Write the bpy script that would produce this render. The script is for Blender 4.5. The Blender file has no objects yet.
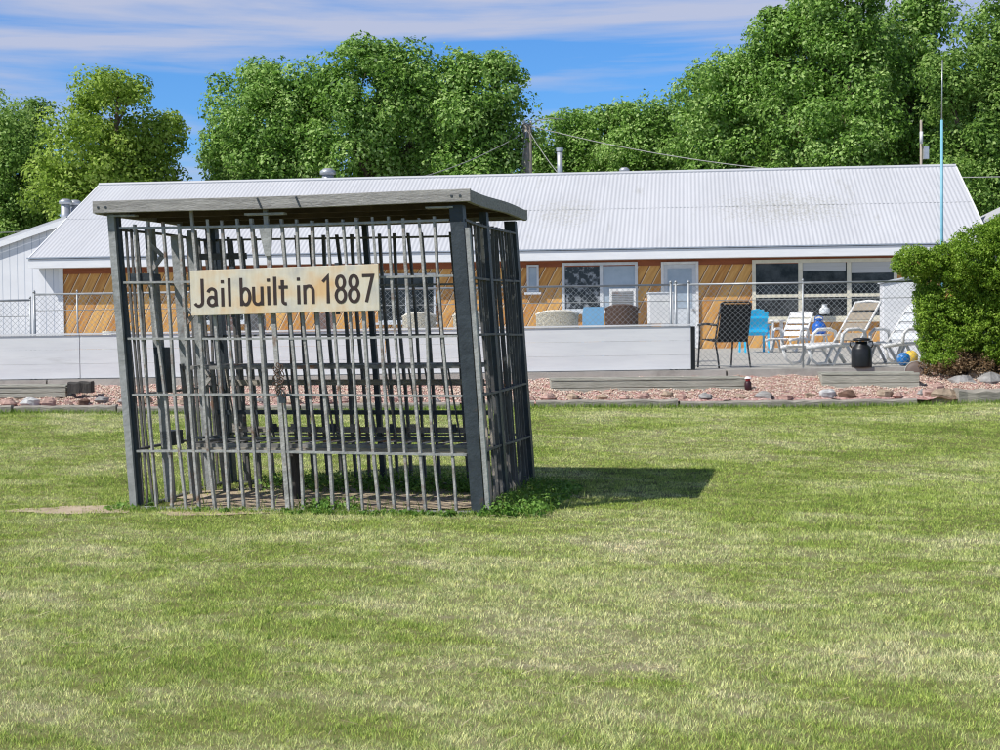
import bpy, math, random
import numpy as np
from mathutils import Vector, Matrix

sc = bpy.context.scene
col = sc.collection
R = math.radians
PI = math.pi

# ---------------------------------------------------------------- camera
F = 1550.0                      # focal length in units of a 1000 px wide picture
CAM = Vector((0, 0, 1.35))
PITCH = math.atan(52 / F)
ROLL = -0.0105
cam_d = bpy.data.cameras.new('camera')
cam = bpy.data.objects.new('camera', cam_d)
col.objects.link(cam)
M3 = Matrix.Rotation(PI / 2 - PITCH, 3, 'X') @ Matrix.Rotation(ROLL, 3, 'Z')
cam.matrix_world = Matrix.Translation(CAM) @ M3.to_4x4()
cam_d.sensor_width = 36
cam_d.lens = F / 1000 * 36
cam_d.clip_start = 0.1
cam_d.clip_end = 3000
sc.camera = cam

# ---------------------------------------------------------------- sky + sun
SUN_AZ = (-0.86, -0.51)         # horizontal direction towards the sun
SUN_EL = R(49)
w = bpy.data.worlds.new('World')
sc.world = w
w.use_nodes = True
nt = w.node_tree
nt.nodes.clear()
out = nt.nodes.new('ShaderNodeOutputWorld')
bg = nt.nodes.new('ShaderNodeBackground')
sky = nt.nodes.new('ShaderNodeTexSky')
sky.sky_type = 'NISHITA'
sky.sun_disc = False
sky.sun_elevation = SUN_EL
sky.sun_rotation = math.atan2(SUN_AZ[0], SUN_AZ[1])
sky.air_density = 1.0
sky.dust_density = 0.2
sky.ozone_density = 3.0
tint = nt.nodes.new('ShaderNodeMix'); tint.data_type = 'RGBA'; tint.blend_type = 'MULTIPLY'
tint.inputs[0].default_value = 1.0
tint.inputs[7].default_value = (0.55, 1.0, 1.55, 1)
nt.links.new(sky.outputs[0], tint.inputs[6])
tc = nt.nodes.new('ShaderNodeTexCoord')
mp = nt.nodes.new('ShaderNodeMapping')
mp.inputs['Scale'].default_value = (1.3, 1.3, 16.0)
mp.inputs['Location'].default_value = (0.35, 0.1, 0.3)
mp.inputs['Rotation'].default_value = (0, R(2.5), 0)
nt.links.new(tc.outputs['Generated'], mp.inputs[0])
nz = nt.nodes.new('ShaderNodeTexNoise')
nz.inputs['Scale'].default_value = 2.3
nz.inputs['Detail'].default_value = 7
nz.inputs['Roughness'].default_value = 0.55
nz.inputs['Distortion'].default_value = 0.35
nt.links.new(mp.outputs[0], nz.inputs[0])
sep = nt.nodes.new('ShaderNodeSeparateXYZ')
nt.links.new(tc.outputs['Generated'], sep.inputs[0])
mr = nt.nodes.new('ShaderNodeMapRange')      # cirrus thickens upwards
mr.inputs[1].default_value = 0.150; mr.inputs[2].default_value = 0.208
mr.inputs[3].default_value = -0.02; mr.inputs[4].default_value = 0.24
nt.links.new(sep.outputs[2], mr.inputs[0])
mrb = nt.nodes.new('ShaderNodeMapRange')
mrb.inputs[1].default_value = 0.24; mrb.inputs[2].default_value = 0.5
mrb.inputs[3].default_value = 0.0; mrb.inputs[4].default_value = -0.22
nt.links.new(sep.outputs[2], mrb.inputs[0])
mab = nt.nodes.new('ShaderNodeMath'); mab.operation = 'ADD'
nt.links.new(mr.outputs[0], mab.inputs[0]); nt.links.new(mrb.outputs[0], mab.inputs[1])
ma = nt.nodes.new('ShaderNodeMath'); ma.operation = 'ADD'
nt.links.new(nz.outputs[0], ma.inputs[0]); nt.links.new(mab.outputs[0], ma.inputs[1])
cr = nt.nodes.new('ShaderNodeValToRGB')
cr.color_ramp.elements[0].position = 0.46
cr.color_ramp.elements[1].position = 0.68
nt.links.new(ma.outputs[0], cr.inputs[0])
mm = cr
mm2 = nt.nodes.new('ShaderNodeMath'); mm2.operation = 'MULTIPLY'; mm2.inputs[1].default_value = 0.85
nt.links.new(mm.outputs[0], mm2.inputs[0])
cl = nt.nodes.new('ShaderNodeMix'); cl.data_type = 'RGBA'
cl.inputs[7].default_value = (5.8, 6.1, 7.6, 1)
nt.links.new(mm2.outputs[0], cl.inputs[0])
nt.links.new(tint.outputs[2], cl.inputs[6])
mrz = nt.nodes.new('ShaderNodeMapRange')
mrz.inputs[1].default_value = 0.22; mrz.inputs[2].default_value = 0.7
mrz.inputs[3].default_value = 1.0; mrz.inputs[4].default_value = 0.42
nt.links.new(sep.outputs[2], mrz.inputs[0])
dz_ = nt.nodes.new('ShaderNodeMix'); dz_.data_type = 'RGBA'; dz_.blend_type = 'MULTIPLY'; dz_.inputs[0].default_value = 1
nt.links.new(cl.outputs[2], dz_.inputs[6]); nt.links.new(mrz.outputs[0], dz_.inputs[7])
nt.links.new(dz_.outputs[2], bg.inputs[0])
bg.inputs[1].default_value = 0.095
nt.links.new(bg.outputs[0], out.inputs[0])

sd = bpy.data.lights.new('sun', 'SUN')
sd.energy = 5.0
sd.angle = R(0.5)
sd.color = (1.0, 0.965, 0.90)
sun = bpy.data.objects.new('sun', sd)
col.objects.link(sun)
dv = Vector((-SUN_AZ[0] * math.cos(SUN_EL), -SUN_AZ[1] * math.cos(SUN_EL), -math.sin(SUN_EL)))
sun.rotation_euler = dv.to_track_quat('-Z', 'Y').to_euler()
sun.location = (-20, -12, 30)

sc.view_settings.view_transform = 'Standard'
sc.view_settings.look = 'None'
sc.view_settings.exposure = 0.0
sc.view_settings.gamma = 1.0
sc.cycles.filter_width = 1.15

# ---------------------------------------------------------------- helpers
def ray(px, py):
    return M3 @ Vector(((px - 500) / F, (375 - py) / F, -1))

def at(px, py, Y):                 # world point seen at a pixel, at world distance Y
    d = ray(px, py)
    return CAM + d * (Y / d.y)

def fit(px, py, z):                # point on level z
    d = ray(px, py)
    return CAM + d * ((z - CAM.z) / d.z)

class Frame:
    def __init__(s, ox, oy, ang):
        s.o = Vector((ox, oy, 0)); s.a = ang
        s.u = Vector((math.cos(ang), math.sin(ang), 0)); s.v = Vector((-math.sin(ang), math.cos(ang), 0))
    def hit(s, px, py, y):         # local x,z of the pixel on the plane local-y = y
        d = ray(px, py)
        t = (y - (CAM - s.o).dot(s.v)) / d.dot(s.v)
        p = CAM + d * t
        return (p - s.o).dot(s.u), p.z

def nodes(name):
    m = bpy.data.materials.new(name); m.use_nodes = True
    n = m.node_tree
    return m, n, n.nodes['Principled BSDF'], n.nodes['Material Output']

def L(n, a, b): n.links.new(a, b)

def mat(name, c1, c2=None, scale=6, rough=0.7, metal=0, bump=0, bscale=None, detail=6, stretch=(1, 1, 1), spec=0.4, ramp=(0.35, 0.65), c3=None, s3=2, r3=(0.55, 0.7), coord='Object'):
    m, n, b, o = nodes(name)
    b.inputs['Roughness'].default_value = rough
    b.inputs['Metallic'].default_value = metal
    b.inputs['Specular IOR Level'].default_value = spec
    t = n.nodes.new('ShaderNodeTexCoord')
    mpg = n.nodes.new('ShaderNodeMapping'); mpg.inputs['Scale'].default_value = stretch
    L(n, t.outputs[coord], mpg.inputs[0])
    nn = n.nodes.new('ShaderNodeTexNoise'); nn.inputs['Scale'].default_value = scale; nn.inputs['Detail'].default_value = detail
    nn.inputs['Roughness'].default_value = 0.62
    L(n, mpg.outputs[0], nn.inputs[0])
    c2 = c2 or tuple(x * 0.78 for x in c1)
    r = n.nodes.new('ShaderNodeValToRGB')
    r.color_ramp.elements[0].position = ramp[0]; r.color_ramp.elements[1].position = ramp[1]
    r.color_ramp.elements[0].color = (*c2, 1); r.color_ramp.elements[1].color = (*c1, 1)
    L(n, nn.outputs[0], r.inputs[0])
    src = r.outputs[0]
    if c3:
        n3 = n.nodes.new('ShaderNodeTexNoise'); n3.inputs['Scale'].default_value = s3; n3.inputs['Detail'].default_value = 8
        n3.inputs['Roughness'].default_value = 0.7
        L(n, mpg.outputs[0], n3.inputs[0])
        q = n.nodes.new('ShaderNodeValToRGB'); q.color_ramp.elements[0].position = r3[0]; q.color_ramp.elements[1].position = r3[1]
        L(n, n3.outputs[0], q.inputs[0])
        mx = n.nodes.new('ShaderNodeMix'); mx.data_type = 'RGBA'; mx.inputs[7].default_value = (*c3, 1)
        L(n, q.outputs[0], mx.inputs[0]); L(n, src, mx.inputs[6]); src = mx.outputs[2]
    L(n, src, b.inputs['Base Color'])
    if bump:
        bn = n.nodes.new('ShaderNodeBump'); bn.inputs['Strength'].default_value = bump; bn.inputs['Distance'].default_value = 0.02
        n4 = n.nodes.new('ShaderNodeTexNoise'); n4.inputs['Scale'].default_value = bscale or scale * 3; n4.inputs['Detail'].default_value = 5
        L(n, mpg.outputs[0], n4.inputs[0]); L(n, n4.outputs[0], bn.inputs['Height']); L(n, bn.outputs[0], b.inputs['Normal'])
    return m

class MB:
    def __init__(s): s.v = []; s.f = []; s.T = lambda p: p
    def add(s, vs, fs):
        k = len(s.v); s.v += [tuple(s.T(Vector(p))) for p in vs]; s.f += [tuple(i + k for i in f) for f in fs]; return s
    def box(s, c, size, rot=None):
        hx, hy, hz = size[0] / 2, size[1] / 2, size[2] / 2
        vs = [Vector((x, y, z)) for x in (-hx, hx) for y in (-hy, hy) for z in (-hz, hz)]
        if rot is not None: vs = [rot @ q for q in vs]
        c = Vector(c)
        return s.add([c + q for q in vs], [(0, 1, 3, 2), (4, 6, 7, 5), (0, 4, 5, 1), (2, 3, 7, 6), (0, 2, 6, 4), (1, 5, 7, 3)])
    def b2(s, a, b):               # box from two corners
        return s.box([(a[i] + b[i]) / 2 for i in range(3)], [abs(b[i] - a[i]) for i in range(3)])
    def bar(s, p, q, wd, h, up=(0, 0, 1)):
        p = Vector(p); q = Vector(q); d = (q - p); l = d.length; d.normalize()
        up = Vector(up); sx = d.cross(up)
        if sx.length < 1e-3: sx = d.cross(Vector((1, 0, 0)))
        sx.normalize(); uz = sx.cross(d)
        rot = Matrix((d, sx, uz)).transposed()
        return s.box((p + q) / 2, (l, wd, h), rot)
    def tube(s, pts, r, n=8, cap=True):
        pts = [Vector(p) for p in pts]
        rs = r if isinstance(r, (list, tuple)) else [r] * len(pts)
        vs = []; fs = []
        ref = None
        for i, p in enumerate(pts):
            d = (pts[min(i + 1, len(pts) - 1)] - pts[max(i - 1, 0)]).normalized()
            if ref is None: ref = d.orthogonal().normalized()
            a = (ref - d * ref.dot(d))
            a = a.normalized() if a.length > 1e-5 else d.orthogonal().normalized()
            ref = a
            bb = d.cross(a)
            for k in range(n):
                t = 2 * PI * k / n
                vs.append(p + (a * math.cos(t) + bb * math.sin(t)) * rs[i])
        for i in range(len(pts) - 1):
            for k in range(n):
                k2 = (k + 1) % n
                fs.append((i * n + k, i * n + k2, (i + 1) * n + k2, (i + 1) * n + k))
        if cap:
            fs.append(tuple(range(n))[::-1]); fs.append(tuple((len(pts) - 1) * n + k for k in range(n)))
        return s.add(vs, fs)
    def lathe(s, prof, c=(0, 0, 0), n=20):
        vs = []; fs = []
        for (r, z) in prof:
            for k in range(n):
                t = 2 * PI * k / n
                vs.append((c[0] + r * math.cos(t), c[1] + r * math.sin(t), c[2] + z))
        for i in range(len(prof) - 1):
            for k in range(n):
                k2 = (k + 1) % n
                fs.append((i * n + k, i * n + k2, (i + 1) * n + k2, (i + 1) * n + k))
        fs.append(tuple(range(n))[::-1]); fs.append(tuple((len(prof) - 1) * n + k for k in range(n)))
        return s.add(vs, fs)
    def build(s, name, m, parent=None, smooth=False, bevel=0):
        me = bpy.data.meshes.new(name); me.from_pydata(s.v, [], s.f); me.update()
        if smooth:
            me.polygons.foreach_set('use_smooth', [True] * len(me.polygons))
        me.materials.append(m)
        o = bpy.data.objects.new(name, me); col.objects.link(o)
        if bevel:
            bv = o.modifiers.new('bevel', 'BEVEL'); bv.width = bevel; bv.segments = 2; bv.limit_method = 'ANGLE'
        if parent: o.parent = parent
        return o

def tag(o, label, cat, group=None, kind=None):
    if kind: o['kind'] = kind
    if label: o['label'] = label
    if cat: o['category'] = cat
    if group: o['group'] = group
    return o

def empty(name, loc, rz=0, label=None, cat=None, group=None):
    o = bpy.data.objects.new(name, None); col.objects.link(o)
    o.location = loc; o.rotation_euler = (0, 0, rz)
    return tag(o, label, cat, group)

def copy_tree(o, parent=None):
    c = o.copy(); col.objects.link(c)
    if parent: c.parent = parent
    for ch in list(o.children): copy_tree(ch, c)
    return c

def recycle(proto, first, loc, rz, label, scale=None):
    o = proto if first else copy_tree(proto)
    o.location = loc; o.rotation_euler = (0, 0, rz); o['label'] = label
    if scale: o.scale = scale
    return o

def np_mesh(name, verts, nper, faces_sizes, loops, m, attr=None, parent=None):
    """verts (N,3); loops flat index array; faces_sizes array"""
    me = bpy.data.meshes.new(name)
    me.vertices.add(len(verts)); me.vertices.foreach_set('co', verts.astype(np.float32).ravel())
    me.loops.add(len(loops)); me.loops.foreach_set('vertex_index', loops.astype(np.int32))
    me.polygons.add(len(faces_sizes))
    st = np.concatenate([[0], np.cumsum(faces_sizes)[:-1]]).astype(np.int32)
    me.polygons.foreach_set('loop_start', st)
    me.update(calc_edges=True)
    if attr is not None:
        a = me.attributes.new('rnd', 'FLOAT', 'FACE'); a.data.foreach_set('value', attr.astype(np.float32))
    me.materials.append(m)
    o = bpy.data.objects.new(name, me); col.objects.link(o)
    if parent: o.parent = parent
    return o

def sstep(a, b, x):
    t = np.clip((x - a) / (b - a), 0, 1); return t * t * (3 - 2 * t)

def lawn_z(x, y):
    x = np.asarray(x, float); y = np.asarray(y, float)
    return (0.235 * sstep(12.3, 20.6, y) + 0.018 * np.sin(x * 0.9 + 1.3) * np.sin(y * 0.7) * sstep(13.5, 16, y)
            + 0.012 * np.sin(x * 1.7) * np.sin(y * 1.3 + .5) * (1 - sstep(8, 10, y)))

EDGE_Y = 20.15                      # timber edging
FENCE_Y = 22.1
def patio_z(x): return 0.645 + 0.0045 * x

# ---------------------------------------------------------------- materials
M = {}
M['steel'] = mat('weathered_steel', (.47, .46, .44), (.27, .265, .255), 11, .55, 0, .35, 40, c3=(.20, .12, .08), s3=6, r3=(.54, .66))
M['steel_d'] = mat('dark_blue_grey_steel', (.045, .058, .07), (.028, .036, .044), 7, .5, 0, .2, 40, c3=(.09, .055, .04), s3=5, r3=(.62, .72))  # dark blue-grey tone with brown flecks
M['steel_l'] = mat('pale_steel', (.42, .425, .41), (.25, .255, .25), 12, .5, .1, .2, 50, c3=(.22, .14, .1), s3=7, r3=(.62, .75))
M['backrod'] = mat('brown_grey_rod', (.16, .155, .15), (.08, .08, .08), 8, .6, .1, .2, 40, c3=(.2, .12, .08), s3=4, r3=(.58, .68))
M['siderod'] = mat('shade_toned_rod', (.12, .12, .12), (.06, .06, .062), 8, .6, 0, .2, 40, stretch=(1, 1, .5), c3=(.38, .33, .28), s3=9, r3=(.56, .62))  # side's shade put into the base colour; pale flecks imitate lit bars beyond
M['steel_m'] = mat('grey_iron_plate', (.36, .37, .37), (.22, .23, .23), 8, .6, 0, .35, 30, c3=(.16, .10, .07), s3=5, r3=(.58, .72))
M['roofwood'] = mat('weathered_grey_board', (.42, .41, .39), (.26, .25, .24), 5, .85, 0, .5, 20, stretch=(1, 6, 14), c3=(.16, .15, .15), s3=3)
M['darkwood'] = mat('old_brown_board', (.11, .085, .055), (.055, .043, .03), 5, .9, 0, .4, 20, stretch=(1, 10, 1))
M['stub'] = mat('dark_timber', (.075, .07, .065), (.04, .037, .035), 8, .9, 0, .5, 24, stretch=(3, 3, .6))
M['bunk'] = mat('bunk_steel', (.30, .295, .285), (.12, .115, .11), 8, .6, .1, .2, 30, c3=(.3, .13, .06), s3=3, r3=(.56, .66))
M['galv'] = mat('galvanised', (.42, .44, .46), (.30, .32, .34), 8, .45, .35, 0)
M['white'] = mat('white_plastic', (.80, .80, .79), (.68, .68, .68), 5, .45, 0, 0)
M['vinyl'] = mat('white_vinyl', (.80, .81, .83), (.72, .73, .76), 3, .5, 0, .05, 20, stretch=(.4, 1, 3), c3=(.56, .56, .56), s3=1.7, r3=(.60, .8))
M['tan'] = mat('tan_strap', (.33, .28, .22), (.26, .22, .17), 9, .8, 0, .2)
M['black'] = mat('black_metal', (.018, .019, .022), (.010, .011, .013), 9, .4, 0, 0)
M['mesh'] = mat('black_sling', (.016, .016, .018), (.010, .010, .012), 60, .8, 0, .3, 120)
M['blue'] = mat('sky_blue_plastic', (.02, .58, .95), (.015, .52, .88), 5, .4, 0, 0)
M['paleblue'] = mat('pale_blue_plastic', (.26, .56, .86), (.22, .50, .78), 5, .45, 0, 0)
M['royal'] = mat('royal_blue_plastic', (.01, .13, .55), (.008, .10, .44), 5, .35, 0, 0)
M['yellow'] = mat('yellow_plastic', (.85, .58, .08), (.75, .48, .06), 5, .4, 0, 0)
M['glass'] = mat('window_glass', (.07, .075, .08), (.008, .009, .011), 2.6, .12, 0, 0, spec=.3)  # paler noise patches in the colour stand for reflections
M['glass2'] = mat('curtained_glass', (.40, .47, .55), (.33, .40, .48), 5, .15, 0, 0, spec=.5)
M['laceglass'] = mat('lace_curtain_glass', (.30, .32, .35), (.03, .034, .04), 7, .15, 0, 0, detail=5, ramp=(.5, .62))
M['cream'] = mat('cream_trim', (.74, .70, .58), (.64, .60, .48), 6, .6, 0, .1)
M['greytrim'] = mat('grey_white_trim', (.66, .69, .72), (.55, .58, .62), 6, .55, 0, 0)
M['blind'] = mat('white_blind', (.55, .56, .57), (.45, .46, .47), 4, .7, 0, 0, stretch=(.3, 1, 30))
M['concrete'] = mat('concrete', (.48, .46, .42), (.38, .365, .33), 3, .9, 0, .25, 60, c3=(.24, .225, .2), s3=1.3, r3=(.55, .75))
M['timber'] = mat('grey_landscape_timber', (.42, .385, .33), (.24, .22, .19), 4, .92, 0, .6, 16, stretch=(.8, 6, 8), c3=(.11, .10, .085), s3=4, r3=(.6, .72))
M['bedwood'] = mat('grey_green_board', (.46, .45, .39), (.30, .30, .25), 4, .9, 0, .5, 16, stretch=(.7, 5, 8), c3=(.13, .12, .10), s3=4, r3=(.6, .75))
M['wickercream'] = mat('cream_wicker', (.62, .58, .47), (.30, .27, .20), 60, .8, 0, .6, 90, ramp=(.42, .55))
M['wickerrim'] = mat('cream_rim', (.74, .70, .6), (.62, .58, .48), 20, .7)
M['wickerbrown'] = mat('brown_wicker', (.13, .07, .045), (.05, .03, .022), 60, .75, 0, .6, 90)
M['wickermauve'] = mat('mauve_brown_weave', (.33, .22, .19), (.21, .14, .12), 40, .8, 0, .4, 70)
M['soil'] = mat('soil', (.22, .17, .11), (.12, .09, .06), 5, .95, 0, .8, 30)
M['trunk'] = mat('bark', (.16, .12, .085), (.08, .06, .045), 5, .95, 0, .8, 12, stretch=(3, 3, .6))
M['red'] = mat('red_plastic', (.45, .03, .03), None, 4, .4)
M['pole'] = mat('pole_wood', (.42, .37, .31), (.28, .24, .2), 6, .9, 0, .3, 10, stretch=(3, 3, .4))
M['wire'] = mat('pale_cable', (.36, .36, .34), None, 5, .5)
M['paleblue_pole'] = mat('pale_blue_paint', (.22, .50, .62), (.18, .44, .56), 5, .4)
M['stackmetal'] = mat('stack_metal', (.55, .57, .6), (.42, .44, .47), 6, .35, .5)

def lawn_color(n):                 # shared by soil sheet and blades: returns colour socket made from world position
    g = n.nodes.new('ShaderNodeNewGeometry')
    mpg = n.nodes.new('ShaderNodeMapping'); mpg.inputs['Scale'].default_value = (1, 1, 0); mpg.inputs['Rotation'].default_value = (0, 0, R(28))
    L(n, g.outputs['Position'], mpg.inputs[0])
    mp2 = n.nodes.new('ShaderNodeMapping'); mp2.inputs['Scale'].default_value = (.62, 1.0, 1); L(n, mpg.outputs[0], mp2.inputs[0])
    a = n.nodes.new('ShaderNodeTexNoise'); a.inputs['Scale'].default_value = 1.6; a.inputs['Detail'].default_value = 6; a.inputs['Roughness'].default_value = .62
    a.inputs['Distortion'].default_value = .6
    L(n, mp2.outputs[0], a.inputs[0])
    b = n.nodes.new('ShaderNodeTexNoise'); b.inputs['Scale'].default_value = .42; b.inputs['Detail'].default_value = 3
    L(n, mpg.outputs[0], b.inputs[0])
    ad = n.nodes.new('ShaderNodeMath'); ad.operation = 'ADD'
    L(n, a.outputs[0], ad.inputs[0]); L(n, b.outputs[0], ad.inputs[1])
    fb = n.nodes.new('ShaderNodeTexNoise'); fb.inputs['Scale'].default_value = 5.5; fb.inputs['Detail'].default_value = 4; fb.inputs['Roughness'].default_value = .7
    L(n, mp2.outputs[0], fb.inputs[0])
    fm = n.nodes.new('ShaderNodeMath'); fm.operation = 'MULTIPLY_ADD'; fm.inputs[1].default_value = .75; fm.inputs[2].default_value = -.375
    L(n, fb.outputs[0], fm.inputs[0])
    ad2 = n.nodes.new('ShaderNodeMath'); ad2.operation = 'ADD'; L(n, ad.outputs[0], ad2.inputs[0]); L(n, fm.outputs[0], ad2.inputs[1]); ad = ad2
    # the strip near the cage is greener, the near lawn straw-mixed
    r = n.nodes.new('ShaderNodeValToRGB')
    e = r.color_ramp.elements
    e[0].position = .33; e[0].color = (.31, .43, .09, 1)
    e[1].position = .69; e[1].color = (.95, .88, .64, 1)
    x = e.new(.455); x.color = (.50, .61, .17, 1)
    x = e.new(.555); x.color = (.72, .76, .38, 1)
    hf = n.nodes.new('ShaderNodeMath'); hf.operation = 'MULTIPLY'; hf.inputs[1].default_value = .5
    L(n, ad.outputs[0], hf.inputs[0])
    # depth bias: greener around y 10.5..20
    sp = n.nodes.new('ShaderNodeSeparateXYZ'); L(n, g.outputs['Position'], sp.inputs[0])
    m1 = n.nodes.new('ShaderNodeMapRange'); m1.inputs[1].default_value = 7.5; m1.inputs[2].default_value = 11.5
    m1.inputs[3].default_value = 0.022; m1.inputs[4].default_value = -0.018
    L(n, sp.outputs[1], m1.inputs[0])
    a2 = n.nodes.new('ShaderNodeMath'); a2.operation = 'ADD'
    L(n, hf.outputs[0], a2.inputs[0]); L(n, m1.outputs[0], a2.inputs[1])
    L(n, a2.outputs[0], r.inputs[0])
    return r.outputs[0]

m, n, b, o = nodes('lawn_soil'); b.inputs['Roughness'].default_value = 1; b.inputs['Specular IOR Level'].default_value = 0.05
cs = lawn_color(n)
mx = n.nodes.new('ShaderNodeMix'); mx.data_type = 'RGBA'; mx.blend_type = 'MIX'; mx.inputs[0].default_value = .8; mx.inputs[7].default_value = (.085, .07, .035, 1)
L(n, cs, mx.inputs[6]); L(n, mx.outputs[2], b.inputs['Base Color'])
M['lawn'] = m

def blade_mat(name, transl=.3, mult=(1, 1, 1)):
    m, n, b, o = nodes(name)
    b.inputs['Roughness'].default_value = .6; b.inputs['Specular IOR Level'].default_value = 0.25
    cs = lawn_color(n)
    at_ = n.nodes.new('ShaderNodeAttribute'); at_.attribute_name = 'rnd'
    r = n.nodes.new('ShaderNodeValToRGB'); e = r.color_ramp.elements
    r.color_ramp.interpolation = 'LINEAR'
    e[0].position = 0; e[0].color = (.30, .42, .25, 1); e[1].position = 1; (2.5, 2.05, 2.8, 1)
    x = e.new(.5); x.color = (1.08, 1.08, 1.05, 1); x = e.new(.8); x.color = (1.6, 1.5, 1.3, 1)
    L(n, at_.outputs['Fac'], r.inputs[0])
    mx = n.nodes.new('ShaderNodeMix'); mx.data_type = 'RGBA'; mx.blend_type = 'MULTIPLY'; mx.inputs[0].default_value = 1
    L(n, cs, mx.inputs[6]); L(n, r.outputs[0], mx.inputs[7])
    L(n, mx.outputs[2], b.inputs['Base Color'])
    t = n.nodes.new('ShaderNodeBsdfTranslucent'); L(n, mx.outputs[2], t.inputs[0])
    s = n.nodes.new('ShaderNodeMixShader'); s.inputs[0].default_value = transl
    L(n, b.outputs[0], s.inputs[1]); L(n, t.outputs[0], s.inputs[2]); L(n, s.outputs[0], o.inputs[0])
    return m
M['blade'] = blade_mat('grass_blade', .34)

def leaf_mat(name, dark, mid, light, transl=.35, rough=.5):
    m, n, b, o = nodes(name)
    b.inputs['Roughness'].default_value = rough; b.inputs['Specular IOR Level'].default_value = 0.3
    at_ = n.nodes.new('ShaderNodeAttribute'); at_.attribute_name = 'rnd'
    r = n.nodes.new('ShaderNodeValToRGB'); e = r.color_ramp.elements
    e[0].position = 0; e[0].color = (*dark, 1); e[1].position = 1; e[1].color = (*light, 1)
    x = e.new(.5); x.color = (*mid, 1)
    L(n, at_.outputs['Fac'], r.inputs[0]); L(n, r.outputs[0], b.inputs['Base Color'])
    t = n.nodes.new('ShaderNodeBsdfTranslucent'); L(n, r.outputs[0], t.inputs[0])
    s = n.nodes.new('ShaderNodeMixShader'); s.inputs[0].default_value = transl
    L(n, b.outputs[0], s.inputs[1]); L(n, t.outputs[0], s.inputs[2]); L(n, s.outputs[0], o.inputs[0])
    return m
M['leaf_mid'] = leaf_mat('leaf_green', (.055, .13, .02), (.25, .45, .075), (.58, .75, .29), .43)  # dark end of the leaf tones lowered to deepen crown shadows by colour
M['leaf_yellow'] = leaf_mat('leaf_yellow_green', (.12, .21, .025), (.30, .45, .055), (.54, .67, .17), .45)
M['leaf_dark'] = leaf_mat('leaf_dark', (.08, .17, .028), (.22, .38, .07), (.46, .62, .2), .45)
M['leaf_hedge'] = leaf_mat('leaf_hedge', (.08, .17, .015), (.24, .40, .035), (.42, .58, .10), .4)
M['leaf_weed'] = leaf_mat('leaf_weed', (.08, .18, .03), (.16, .32, .05), (.28, .46, .10), .4)
M['leaf_brown'] = leaf_mat('leaf_brown', (.16, .10, .05), (.26, .17, .09), (.36, .26, .15))

# diagonal wood siding: battened boards running up to the right
m, n, b, o = nodes('diagonal_wood_siding')
b.inputs['Roughness'].default_value = .55
t = n.nodes.new('ShaderNodeTexCoord'); sp = n.nodes.new('ShaderNodeSeparateXYZ'); L(n, t.outputs['Object'], sp.inputs[0])
def mth(op, a, bb=None, cl=False):
    q = n.nodes.new('ShaderNodeMath'); q.operation = op; q.use_clamp = cl
    for i, v in enumerate((a, bb)):
        if v is None: continue
        if isinstance(v, (int, float)): q.inputs[i].default_value = v
        else: L(n, v, q.inputs[i])
    return q.outputs[0]
tt = mth('SUBTRACT', sp.outputs[0], mth('MULTIPLY', sp.outputs[2], .52))
md = mth('FRACT', mth('DIVIDE', tt, .288))
light = mth('LESS_THAN', md, .085)
darkl = mth('GREATER_THAN', md, .93)
bid = mth('FLOOR', mth('DIVIDE', tt, .288))
wn = n.nodes.new('ShaderNodeTexWhiteNoise'); wn.noise_dimensions = '1D'; L(n, bid, wn.inputs['W'])
cmb = n.nodes.new('ShaderNodeCombineXYZ'); L(n, mth('MULTIPLY', tt, 14), cmb.inputs[0]); L(n, mth('MULTIPLY', sp.outputs[2], 1.6), cmb.inputs[1]); L(n, wn.outputs[0], cmb.inputs[2])
ns = n.nodes.new('ShaderNodeTexNoise'); ns.inputs['Scale'].default_value = 1.4; ns.inputs['Detail'].default_value = 6; L(n, cmb.outputs[0], ns.inputs[0])
r = n.nodes.new('ShaderNodeValToRGB'); e = r.color_ramp.elements
e[0].position = .25; e[0].color = (.46, .19, .035, 1); e[1].position = .8; e[1].color = (.76, .44, .13, 1)
L(n, mth('ADD', ns.outputs[0], mth('MULTIPLY', mth('SUBTRACT', wn.outputs[0], .5), .35)), r.inputs[0])
m1 = n.nodes.new('ShaderNodeMix'); m1.data_type = 'RGBA'; m1.inputs[7].default_value = (.78, .58, .36, 1); L(n, light, m1.inputs[0]); L(n, r.outputs[0], m1.inputs[6])
m2 = n.nodes.new('ShaderNodeMix'); m2.data_type = 'RGBA'; m2.inputs[7].default_value = (.12, .045, .015, 1); L(n, darkl, m2.inputs[0]); L(n, m1.outputs[2], m2.inputs[6])
L(n, m2.outputs[2], b.inputs['Base Color'])
M['siding'] = m

# white metal wall with vertical seams
m, n, b, o = nodes('white_ribbed_metal')
b.inputs['Roughness'].default_value = .45
t = n.nodes.new('ShaderNodeTexCoord'); sp = n.nodes.new('ShaderNodeSeparateXYZ'); L(n, t.outputs['Object'], sp.inputs[0])
md = mth('FRACT', mth('DIVIDE', sp.outputs[0], .215))
seam = mth('LESS_THAN', md, .09)
ns = n.nodes.new('ShaderNodeTexNoise'); ns.inputs['Scale'].default_value = 1.5; ns.inputs['Detail'].default_value = 5; L(n, t.outputs['Object'], ns.inputs[0])
r = n.nodes.new('ShaderNodeValToRGB'); e = r.color_ramp.elements
e[0].position = .3; e[0].color = (.66, .67, .71, 1); e[1].position = .7; e[1].color = (.75, .76, .79, 1)
L(n, ns.outputs[0], r.inputs[0])
m1 = n.nodes.new('ShaderNodeMix'); m1.data_type = 'RGBA'; m1.inputs[7].default_value = (.42, .45, .52, 1); L(n, seam, m1.inputs[0]); L(n, r.outputs[0], m1.inputs[6])
L(n, m1.outputs[2], b.inputs['Base Color'])
M['ribwall'] = m
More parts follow.
